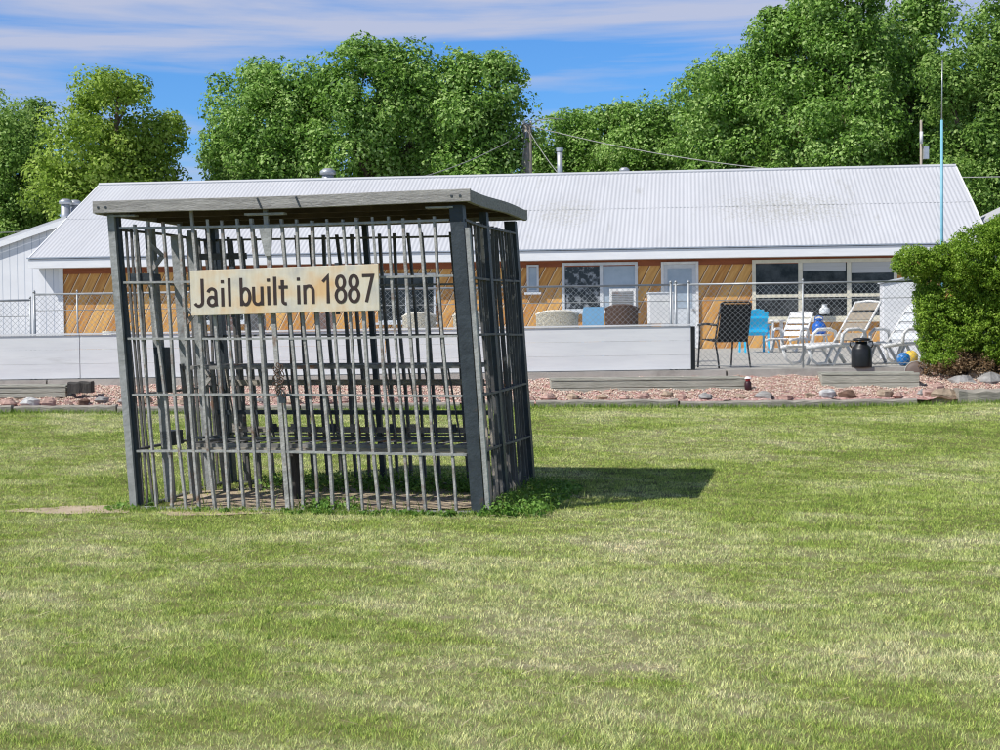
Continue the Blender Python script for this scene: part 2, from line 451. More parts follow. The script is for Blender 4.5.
M['roofmetal'] = mat('white_roof_metal', (.56, .57, .60), (.51, .52, .55), 1.2, .5, 0, 0, stretch=(1, .25, .25), c3=(.40, .40, .385), s3=1.6, r3=(.60, .74))

# flaked paint patch on the roof
def add_stain(m, cx, cy, rx, ry, colr, sc_):
    n = m.node_tree; b = n.nodes['Principled BSDF']; src = b.inputs['Base Color'].links[0].from_socket
    t = n.nodes.new('ShaderNodeTexCoord'); sp = n.nodes.new('ShaderNodeSeparateXYZ'); L(n, t.outputs['Object'], sp.inputs[0])
    def mt(op, a, bb=None, cl=False):
        q = n.nodes.new('ShaderNodeMath'); q.operation = op; q.use_clamp = cl
        for i, v in enumerate((a, bb)):
            if v is None: continue
            if isinstance(v, (int, float)): q.inputs[i].default_value = v
            else: L(n, v, q.inputs[i])
        return q.outputs[0]
    dx = mt('POWER', mt('ABSOLUTE', mt('DIVIDE', mt('SUBTRACT', sp.outputs[0], cx), rx)), 2.0)
    dy = mt('POWER', mt('ABSOLUTE', mt('DIVIDE', mt('SUBTRACT', sp.outputs[1], cy), ry)), 2.0)
    fall = mt('SUBTRACT', 1.0, mt('ADD', dx, dy), True)
    ns = n.nodes.new('ShaderNodeTexNoise'); ns.inputs['Scale'].default_value = sc_; ns.inputs['Detail'].default_value = 8; ns.inputs['Roughness'].default_value = .8
    L(n, t.outputs['Object'], ns.inputs[0])
    k = mt('MULTIPLY', mt('SUBTRACT', mt('ADD', ns.outputs[0], mt('MULTIPLY', fall, .16)), .60), 9.0, True)
    k = mt('MULTIPLY', k, mt('MULTIPLY', fall, 2.5, True))
    mx = n.nodes.new('ShaderNodeMix'); mx.data_type = 'RGBA'; mx.inputs[7].default_value = (*colr, 1)
    L(n, k, mx.inputs[0]); L(n, src, mx.inputs[6]); L(n, mx.outputs[2], b.inputs['Base Color'])
add_stain(M['roofmetal'], 19.2, 2.3, 2.6, 1.5, (.42, .42, .40), 11)
add_stain(M['roofmetal'], 13.6, 2.2, 1.3, 1.3, (.46, .46, .45), 10)

# gravel
m, n, b, o = nodes('pink_gravel'); b.inputs['Roughness'].default_value = .95
t = n.nodes.new('ShaderNodeTexCoord')
v = n.nodes.new('ShaderNodeTexVoronoi'); v.inputs['Scale'].default_value = 26; L(n, t.outputs['Object'], v.inputs[0])
r = n.nodes.new('ShaderNodeValToRGB'); e = r.color_ramp.elements
e[0].position = 0; e[0].color = (.40, .21, .18, 1); e[1].position = 1; e[1].color = (.60, .45, .40, 1)
x = e.new(.5); x.color = (.47, .28, .25, 1)
sx = n.nodes.new('ShaderNodeSeparateColor'); L(n, v.outputs['Color'], sx.inputs[0]); L(n, sx.outputs[0], r.inputs[0]); L(n, r.outputs[0], b.inputs['Base Color'])
bn = n.nodes.new('ShaderNodeBump'); bn.inputs['Strength'].default_value = 1; bn.inputs['Distance'].default_value = .03
iv = n.nodes.new('ShaderNodeMath'); iv.operation = 'SUBTRACT'; iv.inputs[0].default_value = 1; L(n, v.outputs['Distance'], iv.inputs[1])
L(n, iv.outputs[0], bn.inputs['Height']); L(n, bn.outputs[0], b.inputs['Normal'])
M['gravel'] = m

# sign board: cream paint weathered to yellow and grey
m, n, b, o = nodes('sign_board_paint'); b.inputs['Roughness'].default_value = .6
t = n.nodes.new('ShaderNodeTexCoord')
ns = n.nodes.new('ShaderNodeTexNoise'); ns.inputs['Scale'].default_value = 3.2; ns.inputs['Detail'].default_value = 5; L(n, t.outputs['Object'], ns.inputs[0])
r = n.nodes.new('ShaderNodeValToRGB'); e = r.color_ramp.elements
e[0].position = .36; e[0].color = (.50, .49, .45, 1); e[1].position = .68; e[1].color = (.70, .47, .24, 1)
x = e.new(.5); x.color = (.68, .62, .49, 1)
L(n, ns.outputs[0], r.inputs[0])
n2 = n.nodes.new('ShaderNodeTexNoise'); n2.inputs['Scale'].default_value = 40; n2.inputs['Detail'].default_value = 3
mp_ = n.nodes.new('ShaderNodeMapping'); mp_.inputs['Scale'].default_value = (1, 1, .15); L(n, t.outputs['Object'], mp_.inputs[0]); L(n, mp_.outputs[0], n2.inputs[0])
m1 = n.nodes.new('ShaderNodeMix'); m1.data_type = 'RGBA'; m1.blend_type = 'OVERLAY'; m1.inputs[0].default_value = .25
L(n, r.outputs[0], m1.inputs[6]); L(n, n2.outputs[0], m1.inputs[7])
L(n, m1.outputs[2], b.inputs['Base Color'])
M['signboard'] = m
M['letter'] = mat('letter_brown', (.045, .028, .025), (.03, .018, .016), 9, .6)

def stone_mat(name, c): return mat(name, c, tuple(x * .6 for x in c), 9, .9, 0, .7, 18, c3=tuple(x * .45 for x in c), s3=5, r3=(.62, .78))
STONES = [stone_mat('stone_tan', (.44, .34, .25)), stone_mat('stone_pink', (.50, .33, .28)), stone_mat('stone_grey', (.36, .35, .34)),
          stone_mat('stone_pale', (.60, .60, .60)), stone_mat('stone_brown', (.20, .12, .085))]

# ---------------------------------------------------------------- ground
def grid_mesh(name, xs, ys, zf, m):
    X, Y = np.meshgrid(xs, ys); Z = zf(X, Y)
    V = np.stack([X, Y, Z], -1).reshape(-1, 3)
    nx, ny = len(xs), len(ys)
    i, j = np.meshgrid(np.arange(nx - 1), np.arange(ny - 1))
    a = (j * nx + i).ravel(); q = np.stack([a, a + 1, a + nx + 1, a + nx], 1)
    o = np_mesh(name, V, 4, np.full(len(q), 4), q.ravel(), m)
    o.data.polygons.foreach_set('use_smooth', [True] * len(q))
    return o
xs = np.concatenate([[-900, -300, -80, -30], np.linspace(-16, 16, 90), [30, 80, 300, 900]])
ys = np.concatenate([[-300, -60, -10], np.linspace(0, 24, 90), [30, 80, 200, 500, 1500]])
tag(grid_mesh('lawn', xs, ys, lambda X, Y: lawn_z(X, Y) + 0 * X, M['lawn']), None, None, kind='structure')

def grav_z(X, Y):
    t = np.clip((Y - EDGE_Y) / (FENCE_Y - .25 - EDGE_Y), 0, 1)
    base = .30 * (1 - t) + (patio_z(X) - .10) * t
    bump = .018 * np.sin(X * 9.1 + 3 * np.sin(Y * 5)) * np.sin(Y * 11.3) + .012 * np.sin(X * 23 + Y * 17)
    return base + bump
tag(grid_mesh('gravel_bed', np.linspace(-16, 16, 500), np.linspace(EDGE_Y - .05, FENCE_Y - .1, 34), grav_z, M['gravel']), None, None, kind='structure')

# loose gravel stones on the bed
rng = np.random.default_rng(5)
def rock_cloud(N):
    x = rng.uniform(-8, 8.5, N); y = rng.uniform(EDGE_Y + .15, FENCE_Y - .3, N)
    z = grav_z(x, y) + .004
    s = rng.uniform(.007, .018, N)
    base = np.array([(1, 0, 0), (0, 1, 0), (-1, 0, 0), (0, -1, 0), (0, 0, .8), (0, 0, -.5)], float)
    V = base[None] * s[:, None, None] * rng.uniform(.6, 1.3, (N, 6, 1))
    a = rng.uniform(0, 2 * PI, N); c, sn = np.cos(a), np.sin(a)
    Vx = V[..., 0] * c[:, None] - V[..., 1] * sn[:, None]; Vy = V[..., 0] * sn[:, None] + V[..., 1] * c[:, None]
    V = np.stack([Vx + x[:, None], Vy + y[:, None], V[..., 2] + z[:, None]], -1)
    F_ = np.array([(0, 1, 4), (1, 2, 4), (2, 3, 4), (3, 0, 4), (1, 0, 5), (2, 1, 5), (3, 2, 5), (0, 3, 5)])
    loops = (F_[None] + (np.arange(N) * 6)[:, None, None]).ravel()
    return V.reshape(-1, 3), loops, np.full(N * 8, 3), np.repeat(rng.random(N), 8)
m, n, b, o = nodes('gravel_stone'); b.inputs['Roughness'].default_value = .9
at_ = n.nodes.new('ShaderNodeAttribute'); at_.attribute_name = 'rnd'
r = n.nodes.new('ShaderNodeValToRGB'); e = r.color_ramp.elements
e[0].position = 0; e[0].color = (.40, .27, .20, 1); e[1].position = 1; e[1].color = (.78, .71, .60, 1); x = e.new(.55); x.color = (.60, .45, .355, 1)
L(n, at_.outputs['Fac'], r.inputs[0]); L(n, r.outputs[0], b.inputs['Base Color'])
V, lo, fs, rn = rock_cloud(42000)
tag(np_mesh('gravel_stones', V, 6, fs, lo, m, rn), None, None, kind='stuff')

# patio slab with expansion joints
b_ = MB()
jx = np.linspace(-16, 16, 11); jy = [FENCE_Y - .25, 24.4, 27.0, 29.8, 33, 36, 42]
for i in range(10):
    for j in range(6):
        x0, x1, y0, y1 = jx[i] + .012, jx[i + 1] - .012, jy[j] + .012, jy[j + 1] - .012
        k = [(x0, y0), (x1, y0), (x1, y1), (x0, y1)]
        b_.add([(x, y, patio_z(x)) for x, y in k] + [(x, y, patio_z(x) - .16) for x, y in k],
               [(0, 1, 2, 3), (0, 4, 5, 1), (1, 5, 6, 2), (2, 6, 7, 3), (3, 7, 4, 0)])
tag(b_.build('patio', M['concrete']), None, None, kind='structure')
M['joint'] = mat('joint_fill', (.10, .095, .09), None, 8, .95)
b_ = MB().add([(x, y, patio_z(x) - .02) for x, y in ((-16, FENCE_Y - .2), (16, FENCE_Y - .2), (16, 42), (-16, 42))], [(0, 1, 2, 3)])
tag(b_.build('patio_joint', M['joint']), None, None, kind='structure')

# bare earth under and round the cage
def dirt_sheet(name, cx, cy, rx, ry, seed, dz=.006):
    rr = random.Random(seed); N = 40; vs = [(cx, cy, float(lawn_z(cx, cy)) + dz)]
    ph = [rr.uniform(0, 6) for _ in range(4)]
    for k in range(N):
        t = 2 * PI * k / N
        q = 1 + .12 * math.sin(3 * t + ph[0]) + .10 * math.sin(5 * t + ph[1]) + .07 * math.sin(9 * t + ph[2])
        x, y = cx + rx * q * math.cos(t), cy + ry * q * math.sin(t)
        vs.append((x, y, float(lawn_z(x, y)) + dz))
    tag(MB().add(vs, [(0, k + 1, (k + 1) % N + 1) for k in range(N)]).build(name, M['dirt']), None, None, kind='structure')
M['dirt'] = mat('dry_dirt', (.54, .44, .32), (.36, .28, .19), 4, .95, 0, .6, 40)

# ---------------------------------------------------------------- motel-like long building
BF = Frame(-12.03, 39.8, -0.1216)
bld = empty('long_building', (BF.o.x, BF.o.y, 0), BF.a,
            'long low building with white corrugated roof and diagonal wood siding behind the patio', 'building')
LEN = 23.9; WY = .48; EZ = 3.15; RZ = 5.42; RY = 4.85; BY = 9.6; GZ = .5
def rect(px0, py0, px1, py1, y=WY):
    x0, z1 = BF.hit(px0, py0, y); x1, z0 = BF.hit(px1, py1, y)
    return x0, x1, z0, z1
xw0 = BF.hit(62, 300, WY)[0]       # where the wood begins
MB().b2((xw0, WY, GZ), (LEN - .35, WY + .15, EZ + .1)).build('wood_wall', M['siding'], bld)
MB().b2((.06, WY - .02, GZ), (xw0 - .003, WY + .15, EZ + .1)).build('metal_wall', M['ribwall'], bld)
b_ = MB(); b_.b2((.06, WY + .153, GZ), (.2, BY - .4, EZ)); b_.b2((LEN - .5, WY + .153, GZ), (LEN - .36, BY - .4, EZ))
b_.b2((.06, BY - .4, GZ), (LEN - .36, BY - .25, EZ + .1))
b_.add([(.1, WY + .2, EZ), (.1, BY - .4, EZ), (.1, RY, RZ - .14)], [(0, 1, 2)])
b_.add([(LEN - .4, WY + .2, EZ), (LEN - .4, BY - .4, EZ), (LEN - .4, RY, RZ - .14)], [(0, 2, 1)])
b_.build('gable_wall', M['ribwall'], bld)
# corrugated roof sheets
def corr(name, x0, x1, p0, p1, m, parent, pitch=.105, amp=.006, rows=7):
    nx = int((x1 - x0) / pitch * 6) + 1
    X = np.linspace(x0, x1, nx)
    off = amp * np.sin(2 * PI * X / pitch)
    T = np.linspace(0, 1, rows)
    nv = np.array([0, -(p1[1] - p0[1]), p1[0] - p0[0]]); nv = nv / np.linalg.norm(nv)
    if nv[2] < 0: nv = -nv
    V = []
    for t in T:
        y = p0[0] + (p1[0] - p0[0]) * t; z = p0[1] + (p1[1] - p0[1]) * t
        lap = .004 if t in (T[3],) else 0
        V.append(np.stack([X, y + off * nv[1], z + (off + lap) * nv[2]], 1))
    V = np.concatenate(V)
    i, j = np.meshgrid(np.arange(nx - 1), np.arange(rows - 1)); a = (j * nx + i).ravel()
    q = np.stack([a, a + 1, a + nx + 1, a + nx], 1)
    o = np_mesh(name, V, 4, np.full(len(q), 4), q.ravel(), m, None, parent)
    o.data.polygons.foreach_set('use_smooth', [True] * len(q))
    return o
corr('roof', 0, LEN, (0, EZ), (RY, RZ), M['roofmetal'], bld)
corr('roof', 0, LEN, (BY + .1, EZ), (RY, RZ), M['roofmetal'], bld)
b_ = MB(); b_.add([(x, y, z) for x in (.03, LEN - .03) for y, z in ((.03, EZ - .05), (RY, RZ - .05), (BY, EZ - .05), (BY, EZ - .10), (RY, RZ - .12), (.03, EZ - .10))],
      [(0, 1, 4, 5), (1, 2, 3, 4), (6, 11, 10, 7), (7, 10, 9, 8), (0, 6, 7, 1), (1, 7, 8, 2), (5, 4, 10, 11), (4, 3, 9, 10), (0, 5, 11, 6), (2, 8, 9, 3)])
b_.build('roof_deck', M['greytrim'], bld)
for zz_, tt_ in ((0, .5),):
    yy_ = RY * tt_; z2_ = EZ + (RZ - EZ) * tt_
    MB().bar((.02, yy_, z2_ + .010), (LEN - .02, yy_, z2_ + .010), .035, .004, (0, -(RZ - EZ), RY)).build('sheet_lap', M['roofmetal'], bld)
b_ = MB(); b_.tube([(0, RY, RZ + .015), (LEN, RY, RZ + .015)], .05, 8); b_.build('ridge_cap', M['roofmetal'], bld)
MB().b2((-.02, -.02, EZ - .27), (LEN + .02, .02, EZ - .045)).build('fascia', M['vinyl'], bld)
MB().b2((.02, .023, EZ - .27), (LEN - .02, WY - .003, EZ - .235)).build('soffit', M['greytrim'], bld)
MB().b2((-.05, -.055, EZ - .03), (LEN + .05, -.005, EZ + .0)).build('eave_shade', mat('eave_shade_grey', (.33, .38, .46), None, 5, .5), bld)  # thin blue-grey strip stands for the shadow line under the roof edge
MB().b2((xw0, WY - .03, EZ - .42), (LEN - .37, WY - .003, EZ - .24)).build('frieze_board', mat('red_brown_board', (.30, .085, .03), (.22, .06, .02), 3, .6, stretch=(.3, 1, 3)), bld)
for xx in (-.02, LEN - .02):
    MB().bar((xx + .02, -.02, EZ - .06), (xx + .02, RY, RZ - .06), .04, .13).build('rake_trim', M['vinyl'], bld)
MB().b2((xw0 - .06, WY - .045, GZ), (xw0 + .06, WY - .023, EZ - .24)).build('corner_trim', M['vinyl'], bld)

def window(pxr, cols, rows, frame, glass, fw=.07, sill=True, label=None, glasses=None, name='window'):
    x0, x1, z0, z1 = rect(*pxr)
    f = MB(); y0, y1 = WY - .06, WY - .004
    f.b2((x0, y0, z1 - fw), (x1, y1, z1)); f.b2((x0, y0, z0), (x1, y1, z0 + fw))
    f.b2((x0, y0, z0 + fw), (x0 + fw, y1, z1 - fw)); f.b2((x1 - fw, y0, z0 + fw), (x1, y1, z1 - fw))
    for i, c in enumerate(cols):
        xx = x0 + (x1 - x0) * c; f.b2((xx - fw * .6, y0 - .004, z0 + fw + .002), (xx + fw * .6, y1 - .004, z1 - fw - .002))
    ce = [0] + list(cols) + [1]
    for c in rows:
        zz = z0 + (z1 - z0) * c
        for i in range(len(ce) - 1):
            xa = x0 + (x1 - x0) * ce[i] + fw * (.6 if i else 1); xb = x0 + (x1 - x0) * ce[i + 1] - fw * (.6 if i < len(ce) - 2 else 1)
            f.b2((xa + .002, y0 + .004, zz - fw * .45), (xb - .002, y1, zz + fw * .45))
    fo = f.build(name, frame, bld)
    if label: fo['label'] = label
    for i in range(len(ce) - 1):
        xa = x0 + (x1 - x0) * ce[i]; xb = x0 + (x1 - x0) * ce[i + 1]
        gm = (glasses[i] if glasses else glass)
        MB().b2((xa + .02, WY - .028, z0 + .02), (xb - .02, WY - .012, z1 - .02)).build('pane', gm, fo)
    if sill: MB().b2((x0 - .06, WY - .11, z0 - .06), (x1 + .06, WY - .005, z0 - .003)).build('sill', frame, fo)
    return fo, (x0, x1, z0, z1)
wf, (a0, a1, c0, c1) = window((752, 260, 897, 319), [.335, .67], [.40], M['cream'], M['glass'], .085, label='wide triple window with cream frame and dark glass')
for k, (s, hh) in enumerate(((.335, .17), (.67, .22))):
    xa = a0 + (a1 - a0) * s + .06; xb = a0 + (a1 - a0) * (s + .33) - .06
    MB().b2((xa, WY - .035, c1 - .09 - hh * 1.2), (xb, WY - .029, c1 - .088)).build('blind', M['blind'], wf)
wf2, (d0, d1, e0, e1) = window((562, 263, 638, 311), [.52], [], M['greytrim'], M['glass'], .07, label='sliding window with a curtained right half and an air conditioner', glasses=[M['laceglass'], M['glass2']])
# air conditioner in the window
xa, xb, za, zb = rect(610, 289, 636, 308)
ac = MB().b2((xa, WY - .30, za), (xb, WY - .063, zb)).build('air_conditioner', M['white'], wf2)
g = MB()
for k in range(9): g.b2((xa + .06, WY - .312, za + .05 + k * (zb - za - .1) / 9), (xb - .06, WY - .301, za + .05 + k * (zb - za - .1) / 9 + .02))
g.build('grille', M['bunk'], ac)
window((527, 265, 539, 292), [], [], M['greytrim'], M['glass2'], .05, label='narrow window with a pale blue pane')
window((378, 274, 436, 322), [.5], [], M['greytrim'], M['glass'], .05, label='dark window seen through the jail bars')
window((203, 279, 246, 322), [.5], [], M['greytrim'], M['glass'], .05, label='dark window behind the left half of the jail')
# door
x0, x1, z0, z1 = rect(661, 262, 699, 346); z0 = .68
dr = MB().b2((x0 + .07, WY - .04, z0), (x1 - .07, WY - .004, z1 - .07)).build('door', M['greytrim'], bld)
MB().b2((x0, WY - .07, z0), (x0 + .068, WY - .003, z1)).b2((x1 - .068, WY - .07, z0), (x1, WY - .003, z1)).b2((x0 + .07, WY - .07, z1 - .066), (x1 - .07, WY - .003, z1)).build('frame', M['white'], dr)
MB().b2((x0 + .16, WY - .05, z0 + 1.0), (x1 - .16, WY - .042, z1 - .17)).build('pane', M['glass2'], dr)
MB().tube([(x1 - .13, WY - .10, z0 + .95), (x1 - .13, WY - .042, z0 + .95)], .03, 8).build('handle', M['steel'], dr)
# flower / white item standing in the big window
xa, xb, za, zb = rect(817, 300, 831, 314)
vs = MB(); vs.lathe([(.01, 0), (.12, 0), (.13, .05), (.12, .13), (.07, .17), (.06, .23), (.08, .25)], ((xa + xb) / 2, WY - .17, za), 14)
v_ = vs.build('window_vase', mat('pale_blue_ceramic', (.75, .78, .80), None, 8, .3)); v_.parent = None
v_.matrix_world = bld.matrix_basis if False else Matrix.Translation((BF.o.x, BF.o.y, 0)) @ Matrix.Rotation(BF.a, 4, 'Z')
tag(v_, 'pale blue white vase standing on the sill of the wide triple window', 'vase')

# wing at the left
wng = empty('white_wing_building', (BF.o.x, BF.o.y, 0), BF.a, 'white ribbed metal building with low sloping roof at the left edge', 'building')
AY = 2.6
xl, zl = BF.hit(0, 243, AY); xr, zr = BF.hit(68, 219.5, AY)
sl = (zr - zl) / (xr - xl); X0 = -7.5; X1 = -.02
zA = zl + sl * (X0 - xl); zB = zl + sl * (X1 - xl)
MB().add([(X0, AY, GZ), (X1, AY, GZ), (X1, AY, zB), (X0, AY, zA), (X0, AY + 9, GZ), (X1, AY + 9, GZ), (X1, AY + 9, zB), (X0, AY + 9, zA)],
         [(0, 1, 2, 3), (1, 5, 6, 2), (5, 4, 7, 6), (4, 0, 3, 7)]).build('wall', M['ribwall'], wng)
b_ = MB(); 
b_.add([(X0 - .2, AY - .12, zA + .01 - .2 * sl), (X1, AY - .12, zB + .01), (X1, AY + 9.1, zB + .01), (X0 - .2, AY + 9.1, zA + .01 - .2 * sl),
        (X0 - .2, AY - .12, zA + .09 - .2 * sl), (X1, AY - .12, zB + .09), (X1, AY + 9.1, zB + .09), (X0 - .2, AY + 9.1, zA + .09 - .2 * sl)],
       [(3, 2, 1, 0), (4, 5, 6, 7), (0, 1, 5, 4), (1, 2, 6, 5), (2, 3, 7, 6), (3, 0, 4, 7)])
b_.build('roof', M['roofmetal'], wng)
MB().bar((X0 - .2, AY - .135, zA - .06 - .2 * sl), (X1, AY - .135, zB - .06), .02, .14).build('rake_trim', M['vinyl'], wng)
# small shed roof to the far right
p = at(979, 226, 39); q = at(1006, 206, 41.5)
sh = empty('white_shed', (p.x, p.y, 0), -.12, 'white gabled shed mostly hidden behind the hedge at the right edge', 'shed')
S0 = .2
b_ = MB(); b_.add([(S0, .4, .5), (5.2, .4, .5), (5.2, .4, 3.2), (2.7, .4, p.z + 1.25), (S0, .4, 3.3), (S0, 5, .5), (5.2, 5, .5), (5.2, 5, 3.2), (2.7, 5, p.z + 1.25), (S0, 5, 3.3)],
       [(0, 1, 2, 3, 4), (6, 5, 9, 8, 7), (1, 6, 7, 2), (5, 0, 4, 9)]).build('wall', M['ribwall'], sh)
rz0 = p.z; 
b_ = MB(); b_.bar((-.1, 2.6, rz0), (2.7, 2.6, rz0 + 1.35), 5.4, .07); b_.bar((2.7, 2.6, rz0 + 1.35), (5.5, 2.6, rz0), 5.4, .07); b_.build('roof', M['roofmetal'], sh)

# vents and stacks on the roof
def stack(px, ptop, pbot, Y, r, label, cap=True, name='roof_vent', cowl=False, m='stackmetal'):
    p = at(px, pbot, Y); q = at(px, ptop, Y); h = q.z - p.z
    e_ = empty(name, (p.x, p.y, p.z - .35), 0, label, 'roof vent')
    if cowl:
        MB().lathe([(r, 0), (r, h + .35 - r * 1.2)], n=14).build('pipe', M[m], e_, True)
        MB().lathe([(r * .6, h + .35 - r * 1.2), (r * 1.35, h + .35 - r), (r * 1.35, h + .35 - r * .45), (r * .7, h + .35)], n=14).build('cap', M[m], e_, True)
    else:
        MB().lathe([(r, 0), (r, h + .35 - .1)], n=14).build('pipe', M[m], e_, True)
        MB().lathe([(r * 1.25, h + .35 - .099), (r * 1.25, h + .35)], n=14).build('cap', M[m], e_)
    return e_
stack(560, 148, 178, 44.5, .085, 'tall thin white stack pipe on the ridge right of the utility pole')
stack(624.5, 167.5, 178, 44, .11, 'short round-topped vent on the ridge right of the tall stack', cowl=True)
stack(328, 168.5, 185, 45, .17, 'squat metal cowl vent on the ridge above the jail roof', cowl=True)
stack(66, 199, 222, 47, .15, 'left one of two metal chimneys behind the white wing roof', cowl=True)
stack(75.5, 200, 222, 47.4, .15, 'right one of two metal chimneys behind the white wing roof', cowl=True)

# ---------------------------------------------------------------- low white wall
wx = lambda px, y, py=340: at(px, py, y).x
XW0 = -9.5; XW1 = wx(691, 21.95)
def wall_z(x): return patio_z(x) - .005
lw = empty('low_white_wall', (0, 21.95, 0), 0, 'low white horizontal board wall in front of the chain-link fence', 'wall')
seams = [XW0, wx(80, 21.95), wx(385, 21.95), XW1]
for i in range(3):
    a_, c_ = seams[i] + .006, seams[i + 1] - .006
    for k in range(3):
        b_ = MB()
        z0_, z1_ = .02 + k * .203, .02 + k * .203 + .2003
        vs = []
        for x in (a_, c_):
            zz = wall_z(x)
            vs += [(x, -.025 - (0 if k == 2 else .004), zz + z0_), (x, .02, zz + z0_), (x, .02, zz + z1_), (x, -.0235 - (0 if k == 2 else .004), zz + z1_)]
        b_.add(vs, [(0, 1, 2, 3), (4, 7, 6, 5), (0, 4, 5, 1), (1, 5, 6, 2), (2, 6, 7, 3), (3, 7, 4, 0)])
        b_.build('board', M['vinyl'], lw)
    b_ = MB()
    zz0, zz1 = wall_z(a_), wall_z(c_)
    b_.add([(a_, -.04, zz0 + .632), (a_, .04, zz0 + .632), (a_, .04, zz0 + .655), (a_, -.04, zz0 + .655),
            (c_, -.04, zz1 + .632), (c_, .04, zz1 + .632), (c_, .04, zz1 + .655), (c_, -.04, zz1 + .655)],
           [(0, 1, 2, 3), (4, 7, 6, 5), (0, 4, 5, 1), (1, 5, 6, 2), (2, 6, 7, 3), (3, 7, 4, 0)])
    b_.build('cap_rail', M['vinyl'], lw)
MB().b2((XW1, -.035, wall_z(XW1) - .04), (XW1 + .055, .035, wall_z(XW1) + .62)).build('end_post', M['black'], lw)

# ---------------------------------------------------------------- chain-link fence
def fence(name, X0, X1, y, posts, label, cat='fence', h=1.21, mesh_from=0.02, slope=patio_z, thin=()):
    fz = empty(name, (X0, y, 0), 0, label, cat)
    for x in posts:
        pr = .013 if any(abs(x - q) < .01 for q in thin) else .019
        MB().tube([(x - X0, 0, slope(x) - .03), (x - X0, 0, slope(x) + h + .03)], pr, 8).lathe([(pr * 1.1, 0), (pr * 1.25, .02), (pr * .5, .04)], (x - X0, 0, slope(x) + h + .02), 8).build('post', M['galv'], fz, True)
    MB().tube([(0, 0, slope(X0) + h), (X1 - X0, 0, slope(X1) + h)], .015, 8).build('top_rail', M['galv'], fz, True)
    MB().tube([(0, .0, slope(X0) + h - .23), (X1 - X0, .0, slope(X1) + h - .23)], .006, 6).tube([(0, .0, slope(X0) + .05), (X1 - X0, .0, slope(X1) + .05)], .005, 6).build('tension_wire', M['galv'], fz)
    # woven mesh: two families of zigzagging wires
    b_ = MB(); P = .078; H = h - mesh_from - .02; n_ = int((X1 - X0) / P)
    wr = .0018
    for s_ in (1, -1):
        for k in range(-int(H / P) - 1, n_ + int(H / P) + 2):
            xa = k * P; za = 0; xb = xa + s_ * H; zb = H
            # clip to width
            L_ = X1 - X0
            t0, t1 = 0.0, 1.0
            if s_ > 0:
                if xa < 0: t0 = -xa / H
                if xb > L_: t1 = (L_ - xa) / H
            else:
                if xa > L_: t0 = (xa - L_) / H
                if xb < 0: t1 = xa / H
            if t1 - t0 < .02: continue
            p_ = (xa + s_ * H * t0, s_ * .002, slope(X0 + xa) + mesh_from + H * t0)
            q_ = (xa + s_ * H * t1, s_ * .002, slope(X0 + xa) + mesh_from + H * t1)
            b_.bar(p_, q_, wr * 2, wr * 2)
    b_.build('wire_mesh', M['galv'], fz)
    return fz
fx = lambda px: wx(px, FENCE_Y)
GX0, GX1 = fx(-45), fx(31.5)
fence('chain_link_fence', fx(34.5), fx(671), FENCE_Y, [fx(35), fx(78), fx(671)], 'galvanised chain-link fence behind the low white wall and the jail', thin=(fx(78),))
fence('chain_link_fence', fx(689), fx(930), FENCE_Y, [fx(689), fx(803), fx(929)], 'galvanised chain-link fence in front of the black and white patio chairs', thin=(fx(803), fx(929)))
fence('chain_link_gate', fx(673.5), fx(686.5), FENCE_Y, [fx(676)], 'narrow chain-link gate panel between the posts at the end of the low white wall', 'gate')
fence('chain_link_gate', GX0, GX1, FENCE_Y, [GX0, fx(31)], 'chain-link gate in front of the white wing at the left edge', 'gate', h=1.13, thin=(fx(31),))

# ---------------------------------------------------------------- edging timbers, raised beds, rocks
def rough_log(name, x0, x1, y, z, hgt, dep, mtl, label, cat, group=None, seed=0, rz=0.0):
    rr = random.Random(seed); n_ = max(6, int((x1 - x0) / .12)); vs = []; fs = []
    L_ = x1 - x0
    sec = [(-.5, -.5), (-.5, .35), (-.36, .5), (.36, .5), (.5, .35), (.5, -.5)]
    for i in range(n_ + 1):
        t = i / n_; jt = .008 if name != 'driftwood_log' else .022; dz = rr.uniform(-jt, jt); dy = rr.uniform(-jt, jt)
        for (a, c) in sec: vs.append((t * L_, a * dep + dy, (c + .5) * hgt + dz))
    for i in range(n_):
        for k in range(6):
            k2 = (k + 1) % 6; fs.append((i * 6 + k, i * 6 + k2, i * 6 + 6 + k2, i * 6 + 6 + k))
    fs.append((5, 4, 3, 2, 1, 0)); fs.append(tuple(n_ * 6 + k for k in range(6)))
    o = MB().add(vs, fs).build(name, mtl)
    o.location = (x0, y, z); o.rotation_euler = (0, 0, rz)
    return tag(o, label, cat, group)
def gx(px, y=EDGE_Y): return at(px, 408, y).x
G = 'landscape timbers edging the lawn'
TL = [(-60, 14, 'cracked grey edging timber at the far left end of the lawn border'),
      (16, 118, 'grey edging timber just left of the jail front-left post'),
      (120, 300, 'grey edging timber seen through the left half of the jail bars'),
      (302, 460, 'grey edging timber seen through the right half of the jail bars'),
      (462, 534, 'short grey edging timber behind the dark front-right jail post'),
      (536, 677, 'grey edging timber right of the jail, in front of the long raised bed'),
      (679, 914, 'longest grey edging timber below the gap between the raised beds')]
for i, (a, c, lb) in enumerate(TL):
    xa, xb = gx(a), gx(c)
    zz = float(lawn_z((xa + xb) / 2, EDGE_Y - .1))
    rough_log('edging_timber', xa, xb, EDGE_Y - .08 + (i % 2) * .03, zz - .03, .125, .15, M['timber'], lb, 'timber', G, i)

